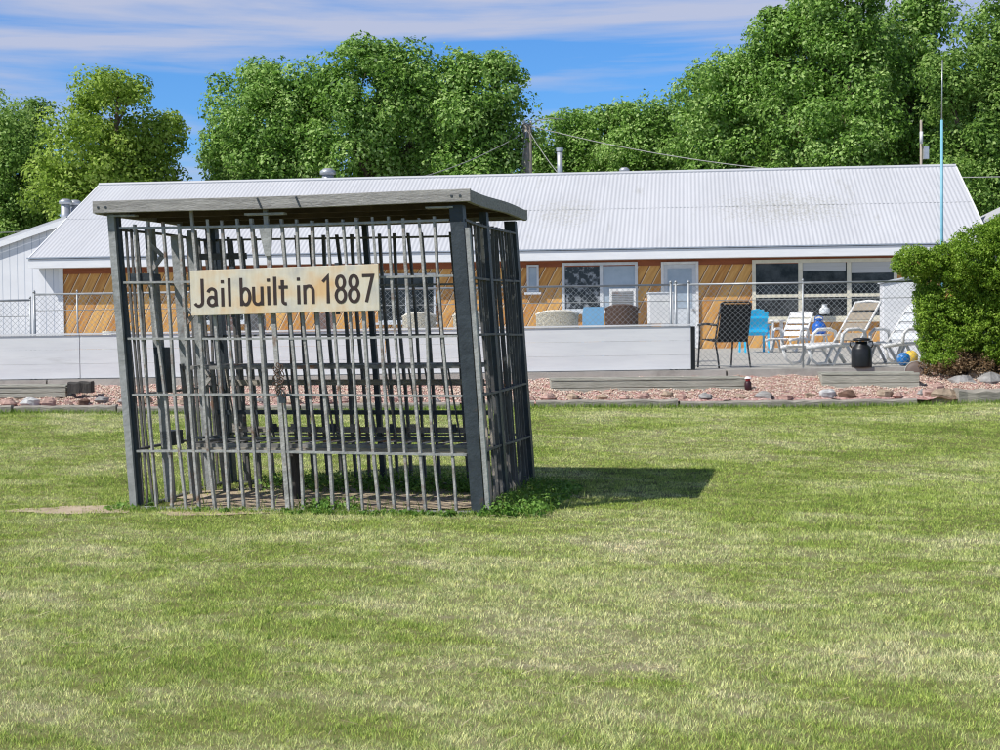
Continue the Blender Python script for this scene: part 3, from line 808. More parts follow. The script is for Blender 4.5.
def rock(name, x, y, z, sx, sy, sz, mtl, label, group=None, seed=0, cat='rock'):
    rr = random.Random(seed); b_ = MB(); n_ = 9; m_ = 6; vs = []; fs = []
    off = [rr.uniform(0, 6) for _ in range(6)]
    for j in range(m_ + 1):
        ph = PI * j / m_
        for i in range(n_):
            th = 2 * PI * i / n_
            d = Vector((math.sin(ph) * math.cos(th), math.sin(ph) * math.sin(th), math.cos(ph)))
            q = 1 + .16 * math.sin(3 * d.x + off[0]) * math.sin(4 * d.y + off[1]) + .12 * math.sin(5 * d.z + off[2] + 2 * d.x) + rr.uniform(-.06, .06)
            vs.append((d.x * sx * q, d.y * sy * q, d.z * sz * q))
    for j in range(m_):
        for i in range(n_):
            i2 = (i + 1) % n_; fs.append((j * n_ + i, (j + 1) * n_ + i, (j + 1) * n_ + i2, j * n_ + i2))
    o = b_.add(vs, fs).build(name, mtl)
    o.location = (x, y, z + sz * .5); o.rotation_euler = (0, 0, rr.uniform(0, 6))
    return tag(o, label, cat, group)
rr = random.Random(11)
SP = {652: ('rounded white stone', 3, 13), 705: ('dark brown rounded stone', 4, 9), 540: None}
shared = 'small tan or pink stone in the row behind the edging timbers'
GR = 'stones in the row between the gravel and the edging timbers'
special = [(573, .10, 0, 'tan stone behind the edging timber just right of the jail'),
           (705, .11, 2, 'flat grey stone in the edging row below the end of the long raised bed'),
           (764, .13, 2, 'wide flat pale grey stone in the edging row between the raised beds'),
           (828, .12, 3, 'brightest white rounded stone in the edging row'),
           (847, .12, 4, 'dark brown stone beside the white one in the edging row'),
           (885, .11, 0, 'tan stone near the right end of the longest edging timber'),
           (30, .13, 3, 'pale stone in the edging row near the left edge'),
           (84, .10, 4, 'dark stone in the edging row left of the jail')]
for k, (px, s, mi, lb) in enumerate(special):
    x = gx(px, 20.35); rock('edging_stone', x, 20.36, float(grav_z(x, 20.36)) - .01, s * 1.1, s * .8, s * .62, STONES[mi], lb, None, 100 + k)
px = -10
while px < 915:
    px += rr.uniform(13, 24)
    if any(abs(px - s[0]) < 13 for s in special): continue
    y = rr.uniform(20.27, 20.5); x = gx(px, y); s = rr.uniform(.05, .095)
    where = 'left of the jail' if px < 125 else 'seen through the jail bars' if px < 535 else 'between the jail and the dark red garden light' if px < 745 else 'between the dark red garden light and the pink boulder'
    ci = rr.choice([0, 0, 1, 1, 2, 1])
    rock('edging_stone', x, y, float(grav_z(x, y)) - .005, s * 1.25, s, s * .7, STONES[ci], 'small ' + ['tan', 'pink', 'grey'][ci] + ' edging stone ' + where, GR + ', ' + ['tan', 'pink', 'grey'][ci] + ', ' + where, int(px * 7))
BG = [(925, 400, .20, 1, 'pink boulder at the right end of the edging timbers'), (945, 404, .22, 0, 'flat tan boulder beside the pink boulder at the lawn corner'),
      (962, 383, .17, 2, 'grey boulder under the hedge'), (990, 381, .22, 2, 'large grey boulder under the hedge at the right edge'),
      (935, 392, .12, 1, 'small pink boulder between the raised bed and the hedge'), (975, 377, .14, 0, 'brown-grey boulder against the hedge base')]
for k, (px, py, s, mi, lb) in enumerate(BG):
    y = 20.12 + (408 - py) * .045; x = gx(px, y); rock('boulder', x, y, float(grav_z(x, y)) - s * .3 - (.04 if y < 20.6 else 0), s * 1.15, s * .8, s * .6, STONES[mi], lb, None, 300 + k, 'boulder')
rough_log('driftwood_log', gx(957), gx(1040), EDGE_Y + .05, .23, .2, .26, M['timber'], 'thick cracked grey log at the right end of the lawn border', 'log', None, 77, .0)

def raised_bed(px0, px1, ytop, ybot, Y, depth, h, label, rz=0, fill='soil'):
    x0 = at(px0, ybot, Y).x; x1 = at(px1, ybot, Y).x; z0 = at((px0 + px1) / 2, ybot, Y).z - .02
    L_ = x1 - x0
    e_ = empty('raised_bed', (x0, Y, z0), rz, label, 'raised bed')
    for k in range(2):
        z = k * h / 2
        MB().b2((0, 0, z + .003), (L_, .045, z + h / 2 - .003)).build('board', M['bedwood'], e_, bevel=.006)
        MB().b2((.0, depth, z + .003), (L_, depth + .045, z + h / 2 - .003)).build('board', M['bedwood'], e_, bevel=.006)
        MB().b2((0, .047, z + .003), (.045, depth - .002, z + h / 2 - .003)).build('board', M['bedwood'], e_, bevel=.006)
        MB().b2((L_ - .045, .047, z + .003), (L_, depth - .002, z + h / 2 - .003)).build('board', M['bedwood'], e_, bevel=.006)
    MB().b2((-.004, -.006, h + .002), (L_ + .004, .08, h + .03)).b2((-.004, depth - .04, h + .002), (L_ + .004, depth + .07, h + .03)).build('cap_board', M['bedwood'], e_, bevel=.005)
    MB().b2((.048, .048, -.1), (L_ - .048, depth - .003, h - .03)).build(fill, M['soil'] if fill == 'soil' else M['bedwood'], e_)
    return e_
raised_bed(551, 746, 376, 393, 20.95, .55, .19, 'long weathered grey raised bed below the white wall, right of the jail')
raised_bed(822, 917, 372, 389, 21.05, .62, .21, 'greenish grey raised bed in front of the black milk can', -.13, 'lid')
raised_bed(-70, 66, 384, 397, 20.9, .5, .14, 'low grey raised bed at the left edge in front of the white wall')
o = rough_log('timber_block', wx(67, 20.85), wx(90, 20.85), 20.93, .47, .15, .2, M['stub'], 'short dark timber block at the end of the left raised bed', 'timber', None, 9)

# ---------------------------------------------------------------- THE JAIL
JA = -0.2094
JL = Vector((-2.74, 11.42, -.01))
CW, CD = 2.69, 1.9
SH = .064
jail = empty('jail_cage', JL, JA, 'old grey iron bar jail cage standing on the lawn under a flat board roof', 'jail cage')
Jm = Matrix.Translation(JL) @ Matrix.Rotation(JA, 4, 'Z')
def S(p): return Vector((p[0] - SH * p[2], p[1], p[2]))
def JB():
    b_ = MB(); b_.T = S; return b_
rj = random.Random(3)
BZ = [.025, .44, .855, 1.27, 1.69, 2.085]
def band(p, q, z, mtl='steel_l', wob=.008, hh=.016, dd=.04):
    p = Vector(p); q = Vector(q); n_ = 9; vs = []; fs = []
    d = (q - p).normalized(); nn = Vector((-d.y, d.x, 0))
    ph = rj.uniform(0, 6)
    for i in range(n_ + 1):
        t = i / n_; c = p.lerp(q, t) + nn * (math.sin(t * 5 + ph) * wob) * math.sin(t * PI); zz = z + math.sin(t * 4 + ph * 2) * wob * .8
        for (a, b2) in ((-.5, -.5), (.5, -.5), (.5, .5), (-.5, .5)):
            vs.append(c + nn * (a * dd) + Vector((0, 0, zz + b2 * hh)))
    for i in range(n_):
        for k in range(4):
            k2 = (k + 1) % 4; fs.append((i * 4 + k, i * 4 + k2, i * 4 + 4 + k2, i * 4 + 4 + k))
    fs.append((3, 2, 1, 0)); fs.append(tuple(n_ * 4 + k for k in range(4)))
    return JB().add(vs, fs).build('band', M[mtl], jail)
def rod(x, y, z0=.0, z1=2.13, r=.0145, mtl='steel', side=False):
    """slightly bent flat iron bar, set on edge"""
    b1 = rj.gauss(0, .008); b2 = rj.gauss(0, .0055); lean = rj.gauss(0, .006)
    fw, dp = (r * 1.35, r * 2.3) if not side else (r * 1.7, r * 1.1)
    vs = []; fs = []; n_ = 8; tw = rj.gauss(0, .16); fw *= rj.uniform(.85, 1.2)
    for i in range(n_ + 1):
        t = i / n_; cx = x + b1 * math.sin(t * PI) + b2 * math.sin(t * 2 * PI) + lean * (t - .5); cy = y + b2 * math.sin(t * PI); z = z0 + (z1 - z0) * t
        c, s_ = math.cos(tw * (t - .3)), math.sin(tw * (t - .3))
        for (u, v) in ((-.5, -.42), (-.42, -.5), (.42, -.5), (.5, -.42), (.5, .42), (.42, .5), (-.42, .5), (-.5, .42)):
            vs.append((cx + u * fw * c - v * dp * s_, cy + u * fw * s_ + v * dp * c, z))
    for i in range(n_):
        for k in range(8):
            k2 = (k + 1) % 8; fs.append((i * 8 + k, i * 8 + k2, i * 8 + 8 + k2, i * 8 + 8 + k))
    fs.append(tuple(range(8))[::-1]); fs.append(tuple(n_ * 8 + k for k in range(8)))
    return JB().add(vs, fs).build('bar', M[mtl], jail)
# corner posts: left front in grey angle iron, right front dark
def angle(x, y, sx, sy, h, mtl, wd=.085, th=.012, label=None):
    b_ = JB(); x0, x1 = sorted((x, x + sx * wd)); y0, y1 = sorted((y, y + sy * wd))
    b_.b2((x0, y - th / 2, -.02), (x1, y + th / 2, h)); 
    xa = x if sx > 0 else x - th
    b_.b2((x0 if sx > 0 else x1 - th, (y + th / 2 + .0005) if sy > 0 else y0, -.02), (x0 + th if sx > 0 else x1, y1 if sy > 0 else y - th / 2 - .0005, h - .001))
    o = b_.build('post', M[mtl], jail)
    if label: o['label'] = label
    return o
PH = 2.19
JB().b2((.0, -.01, -.02), (.052, .06, PH)).build('post', M['steel_m'], jail)['label'] = 'grey square post at the front-left corner'
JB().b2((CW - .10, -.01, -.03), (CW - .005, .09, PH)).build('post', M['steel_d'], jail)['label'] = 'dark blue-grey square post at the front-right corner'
JB().b2((CW + .004, -.012, -.02), (CW + .034, .03, 2.03)).build('edge_strip', M['steel_l'], jail)
JB().b2((-.0, CD - .08, -.02), (.085, CD + .01, PH)).build('post', M['steel_d'], jail)
JB().b2((CW - .09, CD - .08, -.02), (CW, CD + .01, PH)).build('post', M['steel_d'], jail)
JB().b2((.055, .02, -.02), (.075, .06, PH - .004)).build('post_side_shade', M['steel_d'], jail)  # added dark strip standing for the shaded side of the front-left post
# front bars
NB = 22
for i in range(1, NB):
    x = .085 + (CW - .19) * i / NB
    if i == 10: continue
    top = 2.125 + rj.uniform(-.02, .012)
    if i == 5: top = 2.2
    rod(x, .022, .0, top, .0135 + rj.uniform(-.001, .002))
xc = .085 + (CW - .19) * 10 / NB
JB().b2((xc - .016, .004, .0), (xc + .016, .030, PH + .005)).build('door_stile', M['steel'], jail)
JB().b2((xc + .026, .008, .0), (xc + .042, .030, .86)).build('door_stile', M['steel'], jail)
JB().b2((xc - .15, -.02, PH - .035), (xc + .15, .05, PH - .02)).b2((xc - .11, -.012, 2.06), (xc + .11, .008, 2.085)).add(
    [(xc - .05, -.014, 2.06), (xc + .05, -.014, 2.06), (xc + .02, -.014, 1.86), (xc - .02, -.014, 1.86), (xc - .05, .008, 2.06), (xc + .05, .008, 2.06), (xc + .02, .008, 1.86), (xc - .02, .008, 1.86)],
    [(0, 3, 2, 1), (4, 5, 6, 7), (0, 4, 7, 3), (1, 2, 6, 5), (3, 7, 6, 2)]).build('top_bracket', M['steel_l'], jail)
for xx in (.02, CW - .27): JB().b2((xx, -.022, PH - .02), (xx + .2, .05, PH - .008)).build('corner_bracket', M['steel_l'], jail)
for z in BZ: band((.08, .022, 0), (CW - .11, .022, 0), z)
# back bars
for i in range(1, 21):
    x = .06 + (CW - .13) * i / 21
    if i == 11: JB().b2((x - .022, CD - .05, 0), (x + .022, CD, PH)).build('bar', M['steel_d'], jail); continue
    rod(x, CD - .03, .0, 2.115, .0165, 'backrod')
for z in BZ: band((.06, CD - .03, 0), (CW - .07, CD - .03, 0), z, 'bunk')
# right side bars, close together, their shade put into a darker colour
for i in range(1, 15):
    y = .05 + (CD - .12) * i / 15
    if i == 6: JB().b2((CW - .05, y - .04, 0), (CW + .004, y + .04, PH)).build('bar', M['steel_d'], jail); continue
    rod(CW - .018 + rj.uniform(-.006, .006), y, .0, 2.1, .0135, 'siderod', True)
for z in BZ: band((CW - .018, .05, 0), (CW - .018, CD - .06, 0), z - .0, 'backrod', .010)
# left side: bars, mid post, door plates with lock boxes
for y in (.16, .25, .345, .43, 1.38, 1.50, 1.63, 1.75):
    rod(.02, y, .0, 2.1, .0125, 'backrod', True)
for z in BZ: band((.02, .1, 0), (.02, CD - .06, 0), z, 'backrod')
JB().b2((.05, .50, -.01), (.115, .56, 2.12)).build('side_post', M['steel_m'], jail)
JB().b2((.04, 1.0, -.01), (.125, 1.05, 2.09)).build('door_plate', M['steel_m'], jail)
JB().b2((.07, 1.26, -.01), (.145, 1.30, 2.14)).build('door_plate', M['steel_m'], jail)
for (y, z, s) in ((.35, 1.72, (.16, .20, .08)), (.60, .50, (.10, .20, .11)), (.56, 1.03, (.09, .14, .34))):
    JB().box((.10, y, z), (s[0], s[1], s[2])).build('lock_box', M['steel_d'], jail)
for (y, z) in ((1.02, 1.45), (1.28, 1.70), (.52, 1.90), (1.28, .95)):
    JB().bar((.10, y - .03, z + .09), (.19, y - .03, z), .02, .03).bar((.19, y - .03, z), (.10, y - .03, z - .1), .02, .03).build('hinge_strap', M['steel'], jail)
for x in (.26, .35, .44, .53):
    rod(x, 1.29, .0, 2.06, .014, 'backrod')
JB().b2((.16, 1.272, 1.90), (.56, 1.30, 1.95)).build('door_rail', M['backrod'], jail)
# roof: fascia boards round a plank deck, following the lean
RO = .075; RT = 2.19
def RB():
    b_ = MB(); b_.T = lambda p: Vector((p[0] - SH * 2.2, p[1], p[2] + .012 * (p[0] / CW))); return b_
def fasc(p, q, h, th, nseg=8, wob=.004, lab=None):
    p = Vector(p); q = Vector(q); d = (q - p).normalized(); nn = Vector((-d.y, d.x, 0)); vs = []; fs = []
    ph = rj.uniform(0, 5)
    for i in range(nseg + 1):
        t = i / nseg; c = p.lerp(q, t); dz = math.sin(t * 7 + ph) * wob
        for (a, z) in ((-.5, 0), (.5, 0), (.5, 1), (-.5, 1)): vs.append(c + nn * (a * th) + Vector((0, 0, RT + z * h + dz)))
    for i in range(nseg):
        for k in range(4):
            k2 = (k + 1) % 4; fs.append((i * 4 + k, i * 4 + k2, i * 4 + 4 + k2, i * 4 + 4 + k))
    fs.append((3, 2, 1, 0)); fs.append(tuple(nseg * 4 + k for k in range(4)))
    return RB().add(vs, fs).build('fascia_board', M['roofwood'], jail, bevel=.004)
f1 = fasc((-RO, -RO, 0), (CW + RO - .001, -RO, 0), .088, .032)
fasc((-RO, CD + RO, 0), (CW + RO, CD + RO, 0), .085, .032)
fasc((-RO + .016, -RO + .018, 0), (-RO + .016, CD + RO - .018, 0), .085, .032)
fasc((CW + RO - .016, -RO + .018, 0), (CW + RO - .016, CD + RO - .018, 0), .086, .032, 14, .006)
rf = RB()
for k in range(9):
    xa = -RO + .034 + k * (CW + 2 * RO - .068) / 9; xb = -RO + .034 + (k + 1) * (CW + 2 * RO - .068) / 9
    rf.b2((xa + .002, -RO + .018, RT + .05), (xb - .002, CD + RO - .018, RT + .078 + (k % 2) * .004))
rf.build('roof_deck', M['darkwood'], jail)
for y in (.45, .95, 1.45): RB().b2((-RO + .036, y, RT + .0), (CW + RO - .036, y + .045, RT + .048)).build('roof_joist', M['darkwood'], jail)
b_ = RB()
for x in (-.03, .03, CW - .06, CW + .0):
    b_.box((x, -RO - .018, RT + .045), (.014, .006, .014))
b_.build('bolt_head', M['steel_d'], jail)
b_ = RB()
for (x, s) in ((xc + .14 - .16, -.5), (xc + .14 + .13, -.5)): b_.bar((x, -RO - .018, RT + .075), (x + .03, -RO - .018, RT + .005), .008, .012)
b_.build('nail_mark', M['steel_d'], jail)
# threshold sill
JB().b2((.1, -.012, -.02), (CW - .11, .055, .010)).build('sill_plate', M['bunk'], jail)

# sign hung on the front bars
sg = empty('jail_sign', (0, 0, 0), 0, 'cream weathered sign board reading Jail built in 1887 on the jail front', 'sign')
def jpx(px, py, yl=-.03):
    f_ = Frame(JL.x, JL.y, JA); return f_.hit(px, py, yl)
xa, za = jpx(192, 314.5); xb, zb = jpx(380, 262.5); xb_, zb_ = jpx(380, 309)
slope_s = math.atan2(jpx(380, 309)[1] - jpx(192, 314.5)[1], xb_ - xa)
sg.matrix_world = Matrix.Translation(Jm @ Vector((xa, -.022, za))) @ Matrix.Rotation(JA, 4, 'Z') @ Matrix.Rotation(-slope_s, 4, 'Y')
SW = (xb_ - xa) / math.cos(slope_s); SHh = zb - zb_
bdo = MB().b2((0, -.02, 0), (SW, 0, SHh)).build('board', M['signboard'], sg, bevel=.003)
for xs_ in (.3, SW - .33): MB().b2((xs_, .001, -.02), (xs_ + .03, .01, SHh + .02)).build('hanger_strap', M['steel_d'], sg)
def arc(cx, cy, rx, ry, a0, a1, n=10):
    return [(cx + rx * math.cos(R(a0 + (a1 - a0) * i / n)), cy + ry * math.sin(R(a0 + (a1 - a0) * i / n))) for i in range(n + 1)]
# strokes in picture-like units: x across the 188-wide board, y up from the baseline; x-height 19, cap height 28
GL = []
def L_J(x): return [[(x + 6.5, 28), (x + 6.5, 6)] + arc(x + 2.6, 5.6, 3.9, 4.4, 0, -150)]
def L_a(x): return [arc(x + 4.2, 14, 3.9, 4.2, 160, 0) + [(x + 8.1, 4), (x + 8.6, 1.2)], arc(x + 4.2, 5.6, 3.9, 4.3, 35, 325, 14)]
def L_i(x): return [[(x, .8), (x, 18.2)], [(x, 24.2), (x, 26)]]
def L_l(x): return [[(x, 27.6), (x, .8)]]
def L_b(x): return [[(x, 27.6), (x, .8)], arc(x + 4.3, 9.3, 4.3, 8.0, 150, -150, 18)]
def L_u(x): return [[(x, 18.2), (x, 6)] + arc(x + 4.1, 5.6, 4.1, 4.4, 180, 350), [(x + 8.3, 18.2), (x + 8.3, .8)]]
def L_t(x): return [[(x, 24), (x, 4.5)] + arc(x + 2.6, 4.2, 2.6, 3.2, 180, 285, 6), [(x - 3, 17.6), (x + 4.6, 17.6)]]
def L_n(x): return [[(x, 18.2), (x, .8)], arc(x + 4.2, 13, 4.1, 4.9, 165, 0) + [(x + 8.3, .8)]]
def L_1(x): return [[(x, 22), (x + 4.6, 27), (x + 4.6, .8)]]
def L_8(x): return [arc(x + 4.6, 20.6, 3.9, 6.2, -90, 270, 20), arc(x + 4.6, 7.4, 4.6, 6.6, 90, 450, 20)]
def L_7(x): return [[(x, 26.4), (x + 9.6, 26.4), (x + 3.2, .8)]]
text = [(L_J, 5.5), (L_a, 17.5), (L_i, 32.5), (L_l, 39.5), (L_b, 51.5), (L_u, 64), (L_i, 79), (L_l, 85.5), (L_t, 93), (L_i, 109), (L_n, 115), (L_1, 133.5), (L_8, 146), (L_8, 159), (L_7, 172.5)]
ux = SW / 188; uz = SHh / 46; th_ = 1.5
for gi, (fn, x0_) in enumerate(text):
    lb_ = MB()
    for si, st in enumerate(fn(x0_)):
        P2 = [Vector((p_[0], p_[1])) for p_ in st]
        closed = (P2[0] - P2[-1]).length < .01
        n_ = len(P2); vs = []; fs = []; yf = -.0225 - .0004 * si
        for i, p_ in enumerate(P2):
            if closed: d0 = (P2[(i + 1) % (n_ - 1)] - P2[(i - 1) % (n_ - 1)]).normalized() if i < n_ - 1 else (P2[1] - P2[n_ - 2]).normalized(); k_ = 1
            else:
                da = (P2[min(i + 1, n_ - 1)] - P2[min(i, n_ - 2)]).normalized(); db = (P2[max(i, 1)] - P2[max(i - 1, 0)]).normalized()
                d0 = (da + db).normalized(); k_ = 1 / max(.5, d0.dot(da))
            nn_ = Vector((-d0.y, d0.x)) * th_ * k_ * (1 + .06 * math.sin(i * 1.7 + gi))
            e2 = Vector((0, 0)) if closed else (-d0 * .6 if i == 0 else d0 * .6 if i == n_ - 1 else Vector((0, 0)))
            for q_ in (p_ + nn_ + e2, p_ - nn_ + e2):
                vs.append((q_.x * ux, yf, (q_.y + 8.6) * uz)); vs.append((q_.x * ux, -.0195, (q_.y + 8.6) * uz))
        for i in range(n_ - 1):
            a_ = i * 4; c2 = a_ + 4
            fs += [(a_, a_ + 2, c2 + 2, c2), (a_, c2, c2 + 1, a_ + 1), (a_ + 2, a_ + 3, c2 + 3, c2 + 2)]
        if not closed: fs += [(0, 1, 3, 2), ((n_ - 1) * 4, (n_ - 1) * 4 + 2, (n_ - 1) * 4 + 3, (n_ - 1) * 4 + 1)]
        lb_.add(vs, fs)
    lb_.build('letter', M['letter'], sg)

# iron bunk inside
bk = empty('iron_bunk', (0, 0, 0), 0, 'rusty iron double bunk frame with slats inside the jail', 'bunk'); bk.matrix_world = Jm
def BB():
    b_ = MB(); b_.T = S; return b_
bx0, bx1, by0, by1 = .24, 2.52, .62, 1.22
for (z, sm) in ((1.04, 'bunk'), (.44, 'bunk')):
    BB().bar((bx0, by0, z), (bx1, by0, z), .05, .028).bar((bx0, by1, z), (bx1, by1, z), .05, .028).bar((bx0, by0, z - .002), (bx0, by1, z - .002), .04, .024).bar((bx1, by0, z - .002), (bx1, by1, z - .002), .04, .024).build('shelf_frame', M['bunk'], bk)
    for k in range(1, 15):
        x = bx0 + (bx1 - bx0) * k / 15
        BB().bar((x, by0 + .03, z + .012), (x + .05, by1 - .03, z + .012), .04, .006).build('slat', M['bunk'] if k % 3 else M['steel_l'], bk)
BB().bar((bx0, by1, .66), (bx1, by1, .66), .03, .035).bar((bx0, by0, .50), (bx1, by0, .50), .012, .02).build('side_rail', M['steel_d'], bk)
for (x, y) in ((bx0, by0), (bx1, by0), (bx0, by1), (bx1, by1)):
    BB().bar((x - .02, y, 1.07), (x + .01, y, .0), .022, .045, (0, 1, 0)).build('leg', M['bunk'], bk)
for k in range(1, 6):
    x = bx0 + (bx1 - bx0) * k / 6
    BB().bar((x, by1, 1.04), (x + .05, by1, .44), .01, .055, (0, 1, 0)).build('brace', M['bunk'] if k % 2 else M['steel_d'], bk)
for (z_, y_) in ((.90, by1 + .03), (.52, by1 + .03)):
    BB().bar((bx0 + .1, y_, z_), (bx1 - .05, y_, z_), .02, .045).build('back_board', M['timber'], bk)
BB().bar((bx0 + .02, by0 - .03, .405), (bx1, by0 - .03, .405), .018, .04).build('front_board', M['timber'], bk)
for k in range(13):
    x = bx0 + .14 + k * .168 + .02 * math.sin(k * 2.3)
    BB().bar((x - .03, by1 - .05, 1.03), (x + .03, by1 - .05, .45), .008, .032, (0, 1, 0)).build('back_slat', M['backrod'] if k % 4 else M['timber'], bk)
for k in range(14):
    x = bx0 + .12 + k * .165; BB().b2((x, by1 - .012, .50 + .01 * (k % 2)), (x + .05, by1 - .006, .57)).build('spacer', M['steel_d'] if k % 3 else M['timber'], bk)
MB().b2((.92, .72, -.02), (1.03, .84, .42)).build('wooden_support', M['stub'], bk, bevel=.01)

# chain with padlock round the centre stile
ch = empty('padlock_chain', (0, 0, 0), 0, 'rusty chain wound round the centre bar of the jail front', 'chain'); ch.matrix_world = Jm
b_ = BB(); rc = random.Random(8)
for k in range(16):
    t = k / 15; cx = xc + .03 * math.sin(k * 1.9) + .02; cz = 1.07 - .22 * t; cy = -.012 - .01 * (k % 3)
    pts = []
    a0_ = rc.uniform(0, PI)
    for j in range(9):
        q_ = 2 * PI * j / 8; vx, vz = .012 * math.cos(q_), .022 * math.sin(q_)
        pts.append((cx + vx * math.cos(a0_) - vz * math.sin(a0_), cy + .006 * math.sin(q_ + k), cz + vx * math.sin(a0_) + vz * math.cos(a0_)))
    b_.tube(pts, .0042, 5)
b_.build('links', mat('chain_rust', (.16, .10, .07), (.08, .05, .04), 20, .6, .3), ch)
BB().b2((xc + .01, -.035, .80), (xc + .06, -.012, .86)).build('padlock', M['steel_d'], ch)
BB().tube([(xc + .02, -.022, .855), (xc + .02, -.022, .885), (xc + .035, -.022, .90), (xc + .05, -.022, .885), (xc + .05, -.022, .855)], .005, 6).build('shackle', M['steel_l'], ch)

# earth inside and round the cage
c_ = Jm @ Vector((CW / 2, CD / 2 - .1, 0)); dirt_sheet('bare_earth', c_.x, c_.y, 1.5, .95, 4, .006)
pd = fit(80, 510, 0.0); dirt_sheet('bare_earth', pd.x, pd.y, .46, .26, 6, .005)

# ---------------------------------------------------------------- patio furniture
def pz(x): return patio_z(x)
def put(px, Y): x = at(px, 340, Y).x; return (x, Y, pz(x))

# black sling armchair
bc = empty('sling_chair', put(727, 22.75), 0, 'black sling patio armchair behind the fence seen from the back', 'chair')
def bent(pts, r, mtl, name, par): return MB().tube(pts, r, 8).build(name, mtl, par, True)
bw = .25
b_ = MB(); seat = MB()
# faces -y local ; backrest at +y
seat.add([(-bw, -.24, .43), (bw, -.24, .43), (bw, .22, .39), (-bw, .22, .39), (-bw, -.24, .42), (bw, -.24, .42), (bw, .22, .38), (-bw, .22, .38)],
         [(0, 1, 2, 3), (7, 6, 5, 4), (0, 4, 5, 1), (1, 5, 6, 2), (2, 6, 7, 3), (3, 7, 4, 0)])
seat.build('seat', M['mesh'], bc)
bkp = MB(); vs = []
for i in range(7):
    t = i / 6; z = .38 + .56 * t; y = .22 + .16 * t; wx_ = bw * (1 - .06 * math.sin(t * PI))
    if i == 6: wx_ *= .93
    vs += [(-wx_, y, z), (wx_, y, z), (wx_, y + .012, z), (-wx_, y + .012, z)]
fs = [(3, 2, 1, 0), (24, 25, 26, 27)]
for i in range(6):
    for k in range(4): k2 = (k + 1) % 4; fs.append((i * 4 + k, i * 4 + k2, i * 4 + 4 + k2, i * 4 + 4 + k))
bkp.add(vs, fs).build('backrest', M['mesh'], bc)
for s in (-1, 1):
    bent([(s * bw, .38, .95), (s * (bw + .015), .22, .40), (s * (bw + .01), .28, .2), (s * (bw + .01), .33, 0)], .014, M['black'], 'leg', bc)
    bent([(s * (bw + .03), -.30, 0), (s * (bw + .03), -.24, .45), (s * (bw + .04), -.22, .64)], .014, M['black'], 'leg', bc)
    bent([(s * (bw + .04), -.26, .63), (s * (bw + .045), 0, .65), (s * (bw + .02), .27, .63)], .018, M['black'], 'armrest', bc)
bent([(-bw, .38, .94), (-bw * .8, .39, .965), (bw * .8, .39, .965), (bw, .38, .94)], .015, M['black'], 'top_rail', bc)
bc.rotation_euler = (0, 0, R(200)); bc.location = put(724, 22.85); bc.scale = (.99,) * 3

def plastic_chair(mtl, slats, label, loc, rz, wd=.5, hb=.9, cat='chair', backw=None, solid=False):
    c = empty('patio_chair', loc, rz, label, cat); backw = backw or wd * .9
    MB().box((0, 0, .39), (wd, .48, .03)).build('seat', mtl, c, bevel=.012)
    bkk = MB(); top = hb
    if solid:
        vs = []
        for i in range(6):
            t = i / 5; z = .36 + (top - .36) * t; y = .22 + .13 * t; ww = backw / 2 * (1 - .0 * t) * (1 if i < 5 else .9)
            vs += [(-ww, y, z), (ww, y, z), (ww, y + .025, z), (-ww, y + .025, z)]
        fs = [(3, 2, 1, 0), (20, 21, 22, 23)]
        for i in range(5):
            for k in range(4): k2 = (k + 1) % 4; fs.append((i * 4 + k, i * 4 + k2, i * 4 + 4 + k2, i * 4 + 4 + k))
        bkk.add(vs, fs)
    else:
        for k in range(slats):
            t = (k + .5) / slats - .5; zt = top - .10 * (2 * t) ** 2
            bkk.bar((t * backw * .9, .22, .36), (t * backw, .36, zt), .02, backw / slats * .95, (1, 0, 0))
        bkk.bar((-backw / 2, .27, .46), (backw / 2, .27, .46), .02, .06).bar((-backw / 2, .335, .74), (backw / 2, .335, .74), .02, .05)
    bkk.build('backrest', mtl, c)
    for s in (-1, 1):
        MB().bar((s * (wd / 2 + .03), -.28, .60), (s * (wd / 2 + .03), .28, .58), .08, .025).build('armrest', mtl, c, bevel=.008)
        MB().bar((s * (wd / 2 + .03), -.24, 0), (s * (wd / 2 + .02), -.20, .59), .06, .035, (1, 0, 0)).build('leg', mtl, c)
        MB().bar((s * (wd / 2 + .02), .30, 0), (s * (wd / 2 + .02), .20, .57), .06, .035, (1, 0, 0)).build('leg', mtl, c)
    return c
plastic_chair(M['blue'], 5, 'bright blue plastic chair beside the black sling chair', put(754, 33.0), R(183), .46, .92, backw=.46)
plastic_chair(M['paleblue'], 5, 'pale blue plastic chair with a square solid back beside the brown wicker chair', put(592.5, 29.5), R(180), .34, .98, solid=True, backw=.41)

